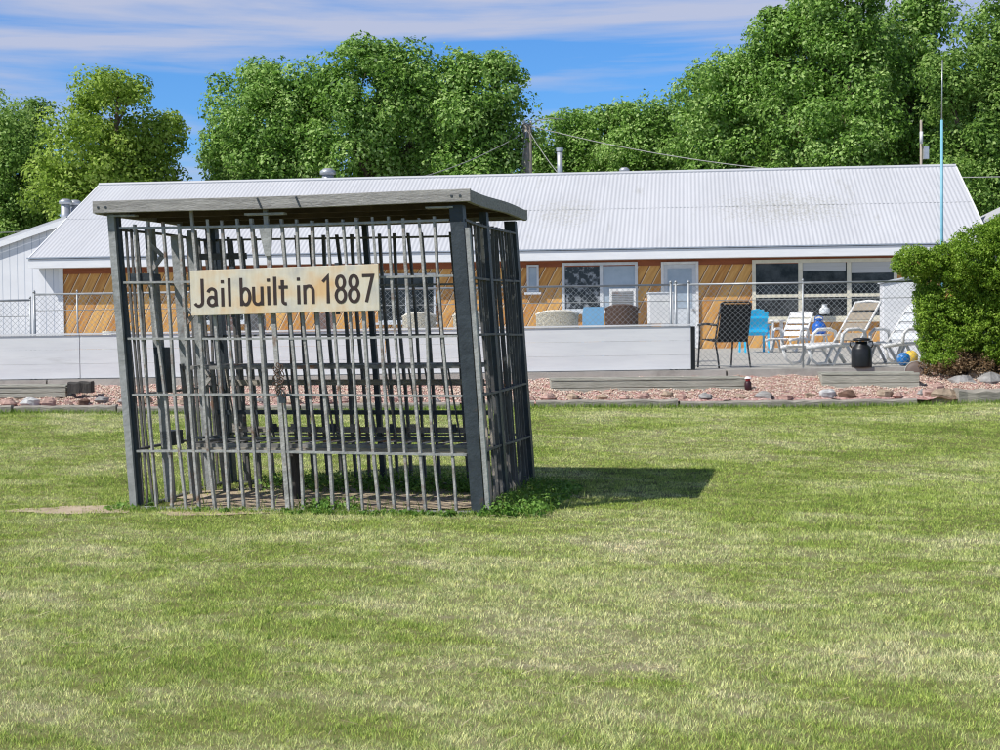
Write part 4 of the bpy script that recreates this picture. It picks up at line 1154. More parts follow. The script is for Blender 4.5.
def wicker(mtl, rim, label, loc, rz, wd=.8, hb=.91, group=None):
    c = empty('wicker_chair', loc, rz, label, 'chair', group)
    n_ = 12; vs = []; fs = []
    for i in range(n_ + 1):
        t = i / n_ * 2 - 1; x = t * wd / 2; top = hb - .07 * abs(t) ** 3; y = .28 - .12 * t * t
        vs += [(x, y, .1), (x, y + .05, .1), (x, y + .09, top), (x, y + .04, top)]
    for i in range(n_):
        for k in range(4): k2 = (k + 1) % 4; fs.append((i * 4 + k, i * 4 + 4 + k, i * 4 + 4 + k2, i * 4 + k2))
    fs.append((0, 1, 2, 3)); fs.append(tuple(n_ * 4 + k for k in (3, 2, 1, 0)))
    MB().add(vs, fs).build('backrest', mtl, c)
    pts = [((i / n_ * 2 - 1) * wd / 2, .28 - .12 * (i / n_ * 2 - 1) ** 2 + .065, hb - .07 * abs(i / n_ * 2 - 1) ** 3) for i in range(n_ + 1)]
    MB().tube(pts, .028, 8).build('rim', rim, c, True)
    MB().box((0, -.02, .32), (wd * .86, .5, .14)).build('seat', mtl, c, bevel=.03)
    for s in (-1, 1):
        MB().box((s * wd * .46, -.03, .38), (.09, .52, .46)).build('armrest', mtl, c, bevel=.03)
        for y in (-.24, .22): MB().tube([(s * wd * .44, y, 0), (s * wd * .44, y, .15)], .025, 8).build('leg', rim, c, True)
    return c
wicker(M['wickercream'], M['wickerrim'], 'cream wicker chair right of the jail, above the white wall', put(557, 29.5), R(180), .80)
wicker(M['wickercream'], M['wickerrim'], 'cream wicker chair seen through the bars right of the sign', put(420, 29.5), R(180), .62)
wicker(M['wickercream'], M['wickerrim'], 'cream wicker chair behind the dark front-right jail post', put(470, 29.6), R(180), .62)
wicker(M['wickerbrown'], M['wickerbrown'], 'dark brown wicker chair between the pale blue chair and the white box', put(621, 29.8), R(180), .62, 1.0)
plastic_chair(M['wickermauve'], 5, 'mauve brown chair back under the left end of the sign', put(230, 28), R(180), .42, .93, solid=True)
plastic_chair(M['bunk'], 5, 'grey chair back under the middle of the sign', put(257, 28.2), R(184), .42, .93, solid=True)
plastic_chair(M['wickermauve'], 5, 'mauve brown chair back under the right half of the sign', put(331, 28), R(176), .32, .93, solid=True)
# white box on dark stand
wb = empty('storage_box', put(660.5, 26), 0, 'square white box on a dark stand behind the end of the low white wall', 'box')
zb0 = at(660, 324, 26).z - wb.location.z; zt0 = at(660, 294, 26).z - wb.location.z
MB().b2((-.20, -.18, zb0), (.20, .18, zt0)).build('body', M['white'], wb, bevel=.012)
MB().b2((-.21, -.19, zt0 + .001), (.21, .19, zt0 + .03)).build('lid', M['greytrim'], wb, bevel=.008)
for sx_ in (-.18, .18):
    for sy_ in (-.15, .15): MB().b2((sx_ - .02, sy_ - .02, 0), (sx_ + .02, sy_ + .02, zb0 - .001)).build('leg', M['black'], wb)
MB().b2((-.158, -.15, .2), (.158, .15, .23)).build('shelf', M['black'], wb)

# chaise lounges: white resin frame with raised back
def chaise(back_m, label, loc, rz, ang=62, sc_=1.0, seat_l=1.15):
    c = empty('chaise_lounge', loc, rz, label, 'lounge chair')
    # head towards +x, feet towards -x
    W = .32
    for s in (-1, 1):
        MB().tube([(-seat_l, s * W, .30), (-seat_l * .5, s * W, .33), (0, s * W, .34), (.25, s * W, .30)], .034, 8).build('side_rail', M['white'], c, True)
    for k in range(8):
        x = -seat_l + .1 + k * (seat_l - .12) / 7.5
        MB().b2((x - .05, -W + .03, .325), (x + .05, W - .03, .345)).build('seat_slat', M['white'], c, bevel=.006)
    a = R(ang); bl = .80
    d = Vector((math.cos(a), 0, math.sin(a))); o0 = Vector((.03, 0, .36))
    for s in (-1, 1):
        MB().tube([o0 + Vector((0, s * (W - .01), 0)), o0 + d * bl + Vector((0, s * (W - .02), 0))], .022, 8).build('back_rail', M['white'], c, True)
    b_ = MB(); b_.tube([o0 + d * bl + Vector((0, -W + .02, 0)), o0 + d * (bl + .03), o0 + d * bl + Vector((0, W - .02, 0))], .022, 8); b_.build('back_rail', M['white'], c, True)
    for k in range(4):
        p0 = o0 + d * (.03 + k * bl / 4 + .015); p1 = o0 + d * ((k + 1) * bl / 4 - .012)
        b_ = MB(); b_.bar(p0, p1, (W - .03) * 2, .016, (-d.z, 0, d.x)); b_.build('back_slat', back_m, c)
    for s in (-1, 1):
        # arched arm
        pts = [(-.38, s * (W + .04), .33), (-.36, s * (W + .04), .50), (-.26, s * (W + .04), .575), (-.02, s * (W + .04), .58), (.10, s * (W + .04), .54), (.14, s * (W + .04), .34)]
        MB().tube(pts, .03, 8).build('armrest', M['white'], c, True)
        # bowed sled legs
        MB().tube([(-seat_l + .02, s * W, .30), (-seat_l + .1, s * W, .10), (-seat_l + .22, s * W, .03), (-seat_l + .38, s * W, .05), (-seat_l + .52, s * W, .31)], .024, 8).build('leg', M['white'], c, True)
        MB().tube([(-.25, s * W, .33), (-.12, s * W, .15), (-.02, s * W, .0)], .026, 8).build('leg', M['white'], c, True)
        MB().tube([(-.35, s * W, .33), (-.45, s * W, .15), (-.52, s * W, .0)], .026, 8).build('leg', M['white'], c, True)
        MB().tube([(.0, s * W, .35), (.16, s * W, .15), (.27, s * W, .02)], .032, 8).build('leg', M['white'], c, True)
    c.scale = (sc_,) * 3
    return c
chaise(M['tan'], 'white lounge chair with raised tan back beside the black milk can', put(845, 23.3), R(28), 55, .92, 1.05)
chaise(M['white'], 'white slatted lounge chair in front of the blue jug near the window', put(793, 33), R(55), 50, .85, .9)
chaise(M['greytrim'], 'white lounge chair half hidden behind the hedge', put(901, 23.8), R(35), 50, .9, .8)

# side tables
def side_table(label, loc, h=.42, r=.24):
    c = empty('side_table', loc, 0, label, 'table')
    MB().lathe([(r, h - .03), (r, h)], n=20).build('table_top', M['white'], c)
    for k in range(4):
        t = PI / 4 + k * PI / 2
        MB().tube([(r * .9 * math.cos(t), r * .9 * math.sin(t), 0), (r * .7 * math.cos(t), r * .7 * math.sin(t), h - .031)], .02, 6).build('leg', M['white'], c)
    return c
stl = put(819, 35.5)
side_table('low white side table under the blue jug', stl, .34, .28)
jg = empty('blue_jug', (stl[0], stl[1], stl[2] + .341), 0, 'round royal blue jug with a lid in front of the triple window', 'jug')
MB().lathe([(.12, 0), (.16, .03), (.17, .17), (.13, .24), (.075, .27), (.07, .31)], n=20).build('body', M['royal'], jg, True)
MB().lathe([(.085, .311), (.085, .335), (.03, .36)], n=16).build('lid', M['royal'], jg)
MB().tube([(-.1, 0, .25), (-.09, 0, .38), (0, 0, .42), (.09, 0, .38), (.1, 0, .25)], .012, 6).build('handle', M['royal'], jg, True)
side_table('tall white table beside the bright blue chair', put(777, 35.5), .68, .2)

# privacy panel
pp = empty('white_cabinet', put(898, 26), R(-8), 'tall white utility cabinet with a sloping top beside the hedge', 'cabinet')
hl = at(882, 284, 26).z - pp.location.z; hr_ = at(915, 279.5, 26).z - pp.location.z + .06
MB().add([(-.27, -.25, 0), (.34, -.25, 0), (.34, .3, 0), (-.27, .3, 0), (-.27, -.25, hl), (.34, -.25, hr_), (.34, .3, hr_), (-.27, .3, hl)],
         [(3, 2, 1, 0), (4, 5, 6, 7), (0, 1, 5, 4), (1, 2, 6, 5), (2, 3, 7, 6), (3, 0, 4, 7)]).build('body', M['vinyl'], pp, bevel=.008)
MB().add([(-.30, -.28, hl + .003), (.37, -.28, hr_ + .003), (.37, .33, hr_ + .003), (-.30, .33, hl + .003), (-.30, -.28, hl + .03), (.37, -.28, hr_ + .03), (.37, .33, hr_ + .03), (-.30, .33, hl + .03)],
         [(3, 2, 1, 0), (4, 5, 6, 7), (0, 1, 5, 4), (1, 2, 6, 5), (2, 3, 7, 6), (3, 0, 4, 7)]).build('lid', M['greytrim'], pp)

# milk can
mc = empty('milk_can', put(861.5, 21.93), 0, 'black metal milk can in front of the tan-backed lounge chair', 'milk can')
MB().lathe([(.14, 0), (.145, .02), (.143, .25), (.13, .29), (.085, .325), (.08, .37)], n=24).build('body', M['black'], mc, True)
MB().lathe([(.118, .376), (.125, .40), (.10, .415), (.04, .42)], n=24).build('lid', M['black'], mc, True)
for s in (-1, 1): MB().tube([(s * .10, 0, .36), (s * .155, 0, .37), (s * .165, 0, .32), (s * .14, 0, .28)], .009, 6).build('handle', M['black'], mc, True)

def ball(name, px, py, Y, r, mtl, label, zrest=None):
    p = at(px, py, Y); vs = []; fs = []
    o = MB().lathe([(r * math.sin(PI * i / 12) + 1e-4, -r * math.cos(PI * i / 12)) for i in range(13)], n=22).build(name, mtl, None, True)
    o.location = (p.x, p.y, patio_z(p.x) + r if zrest is None else zrest)
    return tag(o, label, 'ball')
M['ballblue'] = mat('blue_white_ball', (.02, .22, .62), (.55, .68, .80), 6, .35, ramp=(.40, .46))
ball('ball', 903.5, 366, 22.35, .098, M['ballblue'], 'blue patterned ball behind the greenish raised bed')
ball('ball', 911, 355, 23.0, .105, M['yellow'], 'yellow ball behind the blue ball by the hedge')
p = at(916, 375, 21.75)
ds = empty('upturned_pan', (p.x, p.y, .60), 0, 'shallow brown pan with a pale rim tilted beside the raised bed', 'pan')
MB().lathe([(.10, .05), (.16, .035), (.19, 0), (.175, -.01), (.10, .02)], n=20).build('bowl', mat('pan_brown', (.14, .10, .085), None, 6, .6), ds, True)
MB().tube([(.19 * math.cos(t * PI / 8), .19 * math.sin(t * PI / 8), 0) for t in range(17)], .009, 6).build('rim', M['steel_l'], ds, True)
ds.rotation_euler = (R(76), R(24), R(-20)); ds.scale = (.82,) * 3

# garden solar light
p = at(748, 389, 20.9)
gl = empty('garden_light', (p.x, p.y, p.z - .03), 0, 'small dark red garden light with a white top beside the long raised bed', 'garden light')
MB().lathe([(.03, 0), (.045, .03), (.048, .12), (.03, .14)], n=12).build('body', mat('dark_maroon', (.05, .015, .02), None, 5, .4), gl, True)
MB().lathe([(.031, .141), (.031, .17)], n=12).build('lens', M['red'], gl)
MB().lathe([(.05, .171), (.02, .20)], n=12).build('cap', M['white'], gl)
# cream drum behind left part
for px, lb in ((110, 'cream plastic drum left of the front-left jail post'), (126, 'cream plastic drum behind the front-left jail bars')):
    l_ = put(px, 30)
    d_ = empty('plastic_drum', l_, 0, lb, 'drum', 'cream drums on the patio')
    MB().lathe([(.15, 0), (.165, .1), (.165, .5), (.14, .62)], n=16).build('body', M['cream'], d_, True)
    MB().lathe([(.15, .621), (.15, .655), (.12, .66)], n=16).build('lid', M['cream'], d_)

# ---------------------------------------------------------------- poles and cables
p = at(942, 300, 24.5); ztop = at(942.5, 60, 24.5).z; zmid = at(942, 120, 24.5).z
fp = empty('antenna_mast', (p.x, p.y, patio_z(p.x)), 0, 'tall thin pale blue mast rising from behind the hedge', 'mast')
MB().tube([(0, 0, 0), (0, 0, zmid - fp.location.z)], [.026, .021], 8).build('lower_pole', M['paleblue_pole'], fp, True)
MB().tube([(0, 0, zmid - fp.location.z + .001), (.01, 0, ztop - fp.location.z)], [.010, .007], 6).build('upper_rod', M['stackmetal'], fp, True)

def upole(px, ptop, Y, r, label, kids):
    q = at(px, ptop, Y)
    e_ = empty('utility_pole', (q.x, q.y, 0), 0, label, 'utility pole')
    MB().tube([(0, 0, 0), (0, 0, q.z)], [r * 1.25, r], 10).build('pole', M['pole'], e_, True)
    kids(e_, q)
    return e_, q
def k1(e_, q):
    MB().tube([(-.18, 0, 0), (-.18, -.0, q.z - 1.55)], .07, 8).build('conduit', M['stackmetal'], e_, True)
    MB().tube([(-.18, 0, q.z - 1.5), (-.1, -.14, q.z - .7), (-.02, -.17, q.z - .25)], .03, 6).build('riser_pipe', M['stackmetal'], e_, True)
    b_ = MB()
    for s in (-.1, .12): b_.lathe([(.03, 0), (.055, .05), (.03, .12)], (s, -.02, q.z + .01), 8)
    b_.build('insulator', M['white'], e_)
ep, qp = upole(527, 124, 52, .16, 'grey wooden utility pole with cables rising behind the roof ridge', k1)
def k2(e_, q):
    MB().b2((.05, -.15, q.z - 1.15), (.19, .05, q.z - .78)).build('meter_box', M['stackmetal'], e_)
    MB().tube([(-.02, -.10, q.z - .7), (-.02, -.11, q.z - .35)], .05, 8).build('insulator', M['white'], e_, True)
upole(921, 120, 45.6, .035, 'slim pale pole with a small grey box in front of the right trees', k2)
def cable(p, q, sag, r, label, name='overhead_cable', g='overhead cables at the utility pole'):
    p = Vector(p); q = Vector(q); pts = []
    for i in range(21):
        t = i / 20; c = p.lerp(q, t); c.z -= sag * 4 * t * (1 - t); pts.append(c)
    return tag(MB().tube(pts, r, 6).build(name, M['wire'], None, True), label, 'cable', g)
tp = Vector((qp.x, qp.y, qp.z))
cable(tp + Vector((.02, -.1, -.05)), at(1010, 176.5, 44), .55, .015, 'long thin cable from the utility pole down to the right roof end')
cable(tp + Vector((-.02, -.1, -.25)), at(385, 185, 46), .25, .015, 'grey cable sloping left from the utility pole to the ridge')
cable(tp + Vector((.1, -.1, -.3)), at(557, 172, 45), .05, .014, 'short grey cable from the utility pole down to the tall stack')
cable(tp + Vector((-.02, .1, -.55)), at(330, 186, 50), .9, .012, 'thin cable running far left from the utility pole')
lp = []
for i in range(13):
    t = i / 12; a = PI * (1.05 - 1.05 * t)
    lp.append(tp + Vector((-.62 + .62 * (1 - math.cos(PI * t)) * .5 + (-.12) * math.sin(PI * t), -.12, -.95 * (1 - t) ** 2 + .02)))
tag(MB().tube(lp, .017, 6).build('drip_loop_cable', M['wire'], None, True), 'looped cable hanging on the left side of the utility pole top', 'cable', 'overhead cables at the utility pole')
lp = [tp + Vector((.10, -.1, -.45)), tp + Vector((.16, -.1, -.05)), tp + Vector((.35, -.1, .10)), tp + Vector((.8, -.1, .17)), tp + Vector((1.25, -.1, .12))]
tag(MB().tube(lp, .017, 6).build('drip_loop_cable', M['wire'], None, True), 'short curved cable arching right from the utility pole top', 'cable', 'overhead cables at the utility pole')
cable((at(-40, 232, 48)), at(60, 226, 52), .1, .015, 'thin cable in front of the trees above the white wing')

# ---------------------------------------------------------------- trees
def leaves(centers, radii, per, size, seed, up=.35, squash=.8, lo=.35, jit=.55):
    rg = np.random.default_rng(seed)
    n_ = len(centers); N = n_ * per
    c = np.repeat(centers, per, 0); r_ = np.repeat(radii, per)
    d = rg.normal(size=(N, 3)); d /= np.linalg.norm(d, axis=1, keepdims=True)
    rad = r_ * rg.uniform(lo, 1, N) ** .6
    pos = c + d * rad[:, None] * np.array([1, 1, squash])
    nr = d * .9 + rg.normal(size=(N, 3)) * jit + np.array([0, 0, up]); nr /= np.linalg.norm(nr, axis=1, keepdims=True)
    a = np.cross(nr, rg.normal(size=(N, 3))); a /= np.linalg.norm(a, axis=1, keepdims=True); b = np.cross(nr, a)
    s = size * rg.uniform(.65, 1.3, N)
    a = a * s[:, None] * .5; b = b * (s * .62)[:, None] * .5
    V = np.stack([pos - a, pos - b + a * .1, pos + a, pos + b + a * .1], 1)
    clump = np.repeat(rg.uniform(-.3, .3, n_), per)
    rn = np.clip(rg.beta(2.2, 2.2, N) + clump, 0, 1)
    return V.reshape(-1, 3), N, rn
def leaf_obj(name, centers, radii, per, size, seed, m, parent=None, up=.35, origin=(0, 0, 0), **kw):
    V, N, rn = leaves(centers, radii, per, size, seed, up, **kw)
    V = V - np.array(origin)
    return np_mesh(name, V, 4, np.full(N, 4), np.arange(N * 4), m, rn, parent)

def tree(lobes, Y, m, label, seed, leaf=.138, per=180, base_px=None, dens=1.0, name='leafy_tree'):
    """lobes: (px, py, half width px, half height px) in picture units at distance Y -> real ellipsoids"""
    rg = np.random.default_rng(seed); rr_ = random.Random(seed)
    px = base_px if base_px is not None else sum(l[0] for l in lobes) / len(lobes)
    bp = at(px, 300, Y)
    t_ = empty(name, (bp.x, Y, .3), 0, label, 'tree')
    C = []; Rr = []; cents = []; SPR = []; SPRr = []
    xm = sum(l[0] for l in lobes) / len(lobes); ws = max(abs(l[0] - xm) + l[2] for l in lobes) * .62
    fill = [(xm - ws * .45, 185, ws * .6, 30), (xm + ws * .45, 185, ws * .6, 30), (xm, 155, ws * .6, 30)]
    for (x, y, hw, hh) in list(lobes) + fill:
        yy = Y + rr_.uniform(-1.0, 1.0)
        c = np.array(at(x, y, yy)); a = hw * Y / F; h = hh * Y / F; dp = min(a, 3.2) * .95
        cents.append(c)
        area = a * h
        nc = int(dens * max(12, 12.5 * area + 7))
        d = rg.normal(size=(nc, 3)); d /= np.linalg.norm(d, axis=1, keepdims=True)
        d[:, 1] = np.where(rg.random(nc) < .6, -np.abs(d[:, 1]), d[:, 1])
        rad = rg.uniform(.25, 1.0, nc) ** .5
        rad *= 1.06 + .14 * np.sin(d[:, 0] * 6 + seed) * np.sin(d[:, 2] * 7 + seed * 2)
        cc = c + d * rad[:, None] * np.array([a, dp, h])
        ns_ = int(nc * .55); d2 = rg.normal(size=(ns_, 3)); d2[:, 2] = np.abs(d2[:, 2]) * .9; d2 /= np.linalg.norm(d2, axis=1, keepdims=True)
        SPR.append(c + d2 * rg.uniform(1.02, 1.24, ns_)[:, None] * np.array([a, dp, h])); SPRr.append(rg.uniform(.12, .30, ns_))
        C.append(cc); Rr.append(rg.uniform(.38, .95, nc) * (.7 + .3 * min(a, 2) / 2))
    C = np.concatenate(C); Rr = np.concatenate(Rr)
    leaf_obj('crown', C, Rr, per, leaf, seed, m, t_, .45, (bp.x, Y, .3), lo=.5, jit=.45)
    leaf_obj('twig_foliage', np.concatenate(SPR), np.concatenate(SPRr), 22, leaf * .85, seed + 500, m, t_, .5, (bp.x, Y, .3), lo=.0, jit=.7)
    # trunk and limbs
    tb = MB(); zf = min(c[2] for c in cents) - .5
    zf = max(zf, 2.0)
    tb.tube([(0, 0, -.3), (.05, 0, zf * .5), (0, 0, zf)], [.36, .27, .22], 10)
    tb.build('trunk', M['trunk'], t_, True)
    lb = MB()
    for c in cents:
        e_ = Vector((c[0] - bp.x, c[1] - Y, c[2] - .3)); mid = Vector((e_.x * .45, e_.y * .45, zf + (e_.z - zf) * .35))
        lb.tube([(0, 0, zf * .85), mid, e_], [.17, .11, .04], 7)
        for k in range(4):
            q_ = e_ + Vector((rr_.uniform(-1, 1), rr_.uniform(-.3, .8), rr_.uniform(-.4, .3))) * .7
            lb.tube([mid.lerp(e_, .5 + .1 * k), q_], [.05, .015], 5)
    lb.build('limb', M['trunk'], t_, True)
    return t_
T = [
 # far left dark
 ([(8, 175, 55, 60), (-20, 140, 45, 42), (28, 128, 28, 26), (10, 225, 60, 45), (-70, 170, 60, 70), (45, 205, 25, 45)], 58, 'leaf_dark', 'dark green tree at the far left behind the white wing', 1, 'leafy_tree', 20),
 # yellow-green tree
 ([(112, 118, 42, 40), (148, 168, 34, 40), (82, 160, 38, 44), (118, 90, 22, 16), (70, 200, 36, 32), (125, 190, 46, 30), (160, 135, 20, 20)], 52, 'leaf_yellow', 'yellow-green tree with rounded top behind the white wing', 2, 'leafy_tree', 115),
 ([(262, 125, 48, 50), (232, 140, 24, 28), (285, 95, 36, 30), (228, 165, 24, 20), (258, 86, 22, 20), (280, 160, 48, 28), (312, 120, 28, 48)], 54, 'leaf_mid', 'green tree left of the group above the jail roof', 3, 'leafy_tree', 268),
 ([(375, 100, 48, 52), (350, 75, 26, 30), (378, 62, 22, 22), (410, 82, 30, 34), (350, 140, 46, 42), (410, 140, 46, 44)], 53, 'leaf_mid', 'tallest green tree of the group above the jail roof', 4, 'leafy_tree', 380),
 ([(470, 110, 44, 44), (492, 92, 34, 30), (455, 75, 24, 22), (500, 140, 34, 42), (465, 155, 44, 28), (497, 68, 12, 12)], 52, 'leaf_mid', 'green tree left of the utility pole', 5, 'leafy_tree', 480),
 ([(560, 152, 34, 34), (580, 130, 24, 18), (545, 170, 20, 22), (603, 150, 28, 34), (610, 122, 16, 14)], 62, 'leaf_mid', 'lower light green tree just right of the utility pole', 6, 'leafy_tree', 580),
 ([(648, 140, 36, 38), (640, 115, 22, 16), (675, 135, 28, 36), (625, 160, 24, 22)], 60, 'leaf_mid', 'medium green tree above the short ridge vent', 7, 'leafy_tree', 650),
 ([(722, 105, 36, 44), (700, 88, 20, 18), (735, 80, 26, 22), (700, 140, 34, 40), (745, 145, 36, 30)], 56, 'leaf_mid', 'tree at the left foot of the tall right tree mass', 8, 'leafy_tree', 722),
 ([(790, 60, 44, 48), (775, 30, 22, 20), (812, 22, 26, 30), (765, 90, 34, 42), (800, 120, 46, 44), (822, 75, 30, 48), (815, -6, 22, 16)], 54, 'leaf_mid', 'tall tree with a stepped crown in the middle of the right mass', 9, 'leafy_tree', 795),
 ([(850, 20, 36, 42), (846, -18, 30, 24), (868, 75, 40, 46), (850, 130, 44, 40), (835, 60, 30, 40)], 52, 'leaf_mid', 'tallest tree cropped by the top edge, left of the sky gap', 10, 'leafy_tree', 856),
 ([(905, 40, 32, 44), (912, 0, 26, 28), (900, 95, 38, 40), (905, 145, 42, 34), (935, 22, 24, 12), (930, 95, 26, 40)], 54, 'leaf_mid', 'tall tree behind the slim pale pole', 11, 'leafy_tree', 912),
 ([(975, 75, 34, 44), (995, 35, 26, 30), (960, 125, 36, 44), (1000, 150, 40, 50), (985, 195, 40, 40), (1030, 100, 44, 70), (945, 75, 20, 30)], 50, 'leaf_dark', 'dark green tree at the right edge behind the pale blue mast', 12, 'leafy_tree', 985),
]
T += [
 ([(270, 150, 60, 40), (310, 120, 30, 40)], 66, 'leaf_dark', 'dark tree behind the group, left above the jail roof', 21, 'leafy_tree', 290),
 ([(430, 140, 70, 50), (420, 100, 40, 30)], 67, 'leaf_dark', 'dark tree behind the group, showing between the tall trees left of the utility pole', 22, 'leafy_tree', 430),
 ([(760, 120, 60, 60), (800, 70, 50, 50)], 66, 'leaf_dark', 'dark tree deep behind the left part of the tall right tree mass', 23, 'leafy_tree', 780),
 ([(880, 100, 60, 70), (860, 60, 50, 50), (895, 150, 50, 40)], 66, 'leaf_dark', 'dark tree deep behind the middle of the tall right tree mass', 24, 'leafy_tree', 880),
 ([(960, 130, 50, 60), (1010, 110, 50, 70), (940, 160, 40, 40)], 64, 'leaf_dark', 'dark tree deep behind the pale blue mast', 25, 'leafy_tree', 965),
 ([(690, 160, 50, 36), (640, 165, 40, 30), (590, 168, 40, 26)], 70, 'leaf_dark', 'low dark tree deep behind the ridge vents', 26, 'leafy_tree', 640),
]
for lobes, Y, mk, lb, sd_, nm, bp_ in T:
    tree(lobes, Y, M[mk], lb, sd_, base_px=bp_, name=nm)

# ---------------------------------------------------------------- hedge at the right
hd = empty('evergreen_bush', (6.9, 21.75, .42), 0, 'big clipped evergreen bush at the right edge beside the white cabinet', 'bush')
HL = [(985, 300, 30, 30), (1015, 300, 40, 40), (1010, 350, 40, 24), (946, 293, 30, 40), (985, 265, 40, 42), (1005, 330, 60, 50), (951, 335, 34, 36), (960, 262, 34, 22), (915, 262, 22, 16), (1040, 260, 60, 60), (931, 310, 16, 28), (1000, 235, 22, 18), (1060, 330, 60, 50), (955, 350, 28, 22), (948, 364, 30, 12), (990, 366, 40, 12)]
rg = np.random.default_rng(55); C = []; Rr = []
for (x, y, hw, hh) in HL:
    Y = 21.75 + rg.uniform(-.1, .25); c = np.array(at(x, y, Y)); a = hw * Y / F; h = hh * Y / F
    nc = int(1250 * a * h + 60); d = rg.normal(size=(nc, 3)); d /= np.linalg.norm(d, axis=1, keepdims=True)
    rad = rg.uniform(.5, 1, nc) ** .4
    C.append(c + d * rad[:, None] * np.array([a, min(a, .6), h])); Rr.append(rg.uniform(.045, .10, nc))
C = np.concatenate(C); Rr = np.concatenate(Rr)
low = C[:, 2] < .82 + .12 * np.sin(C[:, 0] * 7)
ob = leaf_obj('foliage', C[~low], Rr[~low], 48, .033, 71, M['leaf_hedge'], hd, .25, (6.9, 21.75, .42))
leaf_obj('dead_lower_foliage', C[low], Rr[low], 22, .032, 72, M['leaf_brown'], hd, .1, (6.9, 21.75, .42))
b_ = MB(); rh = random.Random(4)
for k in range(16):
    x = rh.uniform(-1.1, 1.5); y = rh.uniform(-.25, .3)
    b_.tube([(x * .5, y * .5, -.05), (x * .7, .1 + y * .4, .5), (x * .8, .15 + y * .4, 1.1)], [.022, .016, .006], 5)
b_.build('stem', M['trunk'], hd, True)

# ---------------------------------------------------------------- grass
rng = np.random.default_rng(21)
def inside_cage(x, y, mrg=0.0):
    c, s = math.cos(-JA), math.sin(-JA)
    dx, dy = x - JL.x, y - JL.y
    lx = dx * c - dy * s; ly = dx * s + dy * c
    return (lx > -mrg) & (lx < CW + mrg) & (ly > -mrg) & (ly < CD + mrg), lx, ly
def blades(x, y, h, wd, lean, seed, la=None):
    rg = np.random.default_rng(seed); N = len(x)
    a = rg.uniform(0, 2 * PI, N); la = rg.uniform(0, 2 * PI, N) if la is None else la; ln = lean * rg.uniform(.2, 1, N)
    z = lawn_z(x, y) - .003
    wx_ = np.cos(a) * wd * .5; wy_ = np.sin(a) * wd * .5
    lx = np.cos(la) * ln * h; ly = np.sin(la) * ln * h
    hz = h * np.sqrt(np.clip(1 - (ln * .8) ** 2, .1, 1))
    P = np.stack([np.stack([x - wx_, y - wy_, z], 1), np.stack([x + wx_, y + wy_, z], 1),
                  np.stack([x + wx_ * .75 + lx * .38, y + wy_ * .75 + ly * .38, z + hz * .58], 1),
                  np.stack([x - wx_ * .75 + lx * .38, y - wy_ * .75 + ly * .38, z + hz * .58], 1),
                  np.stack([x + lx, y + ly, z + hz], 1)], 1)
    base = np.array([0, 1, 2, 3, 3, 2, 4]); loops = (base[None] + (np.arange(N) * 5)[:, None]).ravel()
    return P.reshape(-1, 3), loops, np.tile([4, 3], N)
def sample(N, y0, y1, power):
    u = rng.random(N); e_ = 2 - power
    Y = (y0 ** e_ + u * (y1 ** e_ - y0 ** e_)) ** (1 / e_)
    X = rng.uniform(-1, 1, N) * (Y * .345 + 1.3)
    return X, Y
def mask_dirt(X, Y):
    ins, lx, ly = inside_cage(X, Y, .05)
    keep = ~ins | (rng.random(len(X)) < np.where(ly > .9, .5, .06))
    dd = np.hypot((X - pd.x) / .44, (Y - pd.y) / .25)
    return keep & ~((dd < 1) & (rng.random(len(X)) < .93 * np.clip(1.35 - dd, 0, 1)))
TX, TY = sample(94000, 4.1, EDGE_Y - .13, 1.4)
k_ = mask_dirt(TX, TY); TX, TY = TX[k_], TY[k_]; NT = len(TX); PER = 12
sp_ = .013 * (TY / 6) ** .5
ox = rng.normal(size=(NT, PER)) * sp_[:, None]; oy = rng.normal(size=(NT, PER)) * sp_[:, None]
X = (TX[:, None] + ox).ravel(); Y = (TY[:, None] + oy).ravel(); N = len(X)
out_a = np.arctan2(oy, ox).ravel() + rng.normal(size=N) * .7
th_r = np.repeat(rng.uniform(.75, 1.35, NT), PER)
h = rng.uniform(.010, .027, N) * th_r * (1 + .2 * np.sin(X * 2.1 + 1) * np.sin(Y * 1.7))
wd = .0028 * (Y / 6) ** .66
V, lo, fs = blades(X, Y, h, wd, 1.0, 31, out_a)
tr_ = np.repeat(rng.normal(size=NT) * .13, PER)
rn = np.repeat(np.clip(rng.beta(1.1, 1.5, N) + tr_, 0, 1), 2)
# loose single blades between the tufts
X, Y = sample(150000, 4.1, EDGE_Y - .13, 1.4); k_ = mask_dirt(X, Y); X, Y = X[k_], Y[k_]; N2 = len(X)
V2, lo2, fs2 = blades(X, Y, rng.uniform(.008, .022, N2), .003 * (Y / 6) ** .62, .95, 32)
lo2 = lo2 + len(V); V = np.concatenate([V, V2]); lo = np.concatenate([lo, lo2]); fs = np.concatenate([fs, fs2])
rn = np.concatenate([rn, np.repeat(rng.beta(1.8, 2.2, N2), 2)])
tag(np_mesh('grass', V, 5, fs, lo, M['blade'], rn), 'short mown green and straw lawn grass in front of and behind the jail', 'grass', kind='stuff')
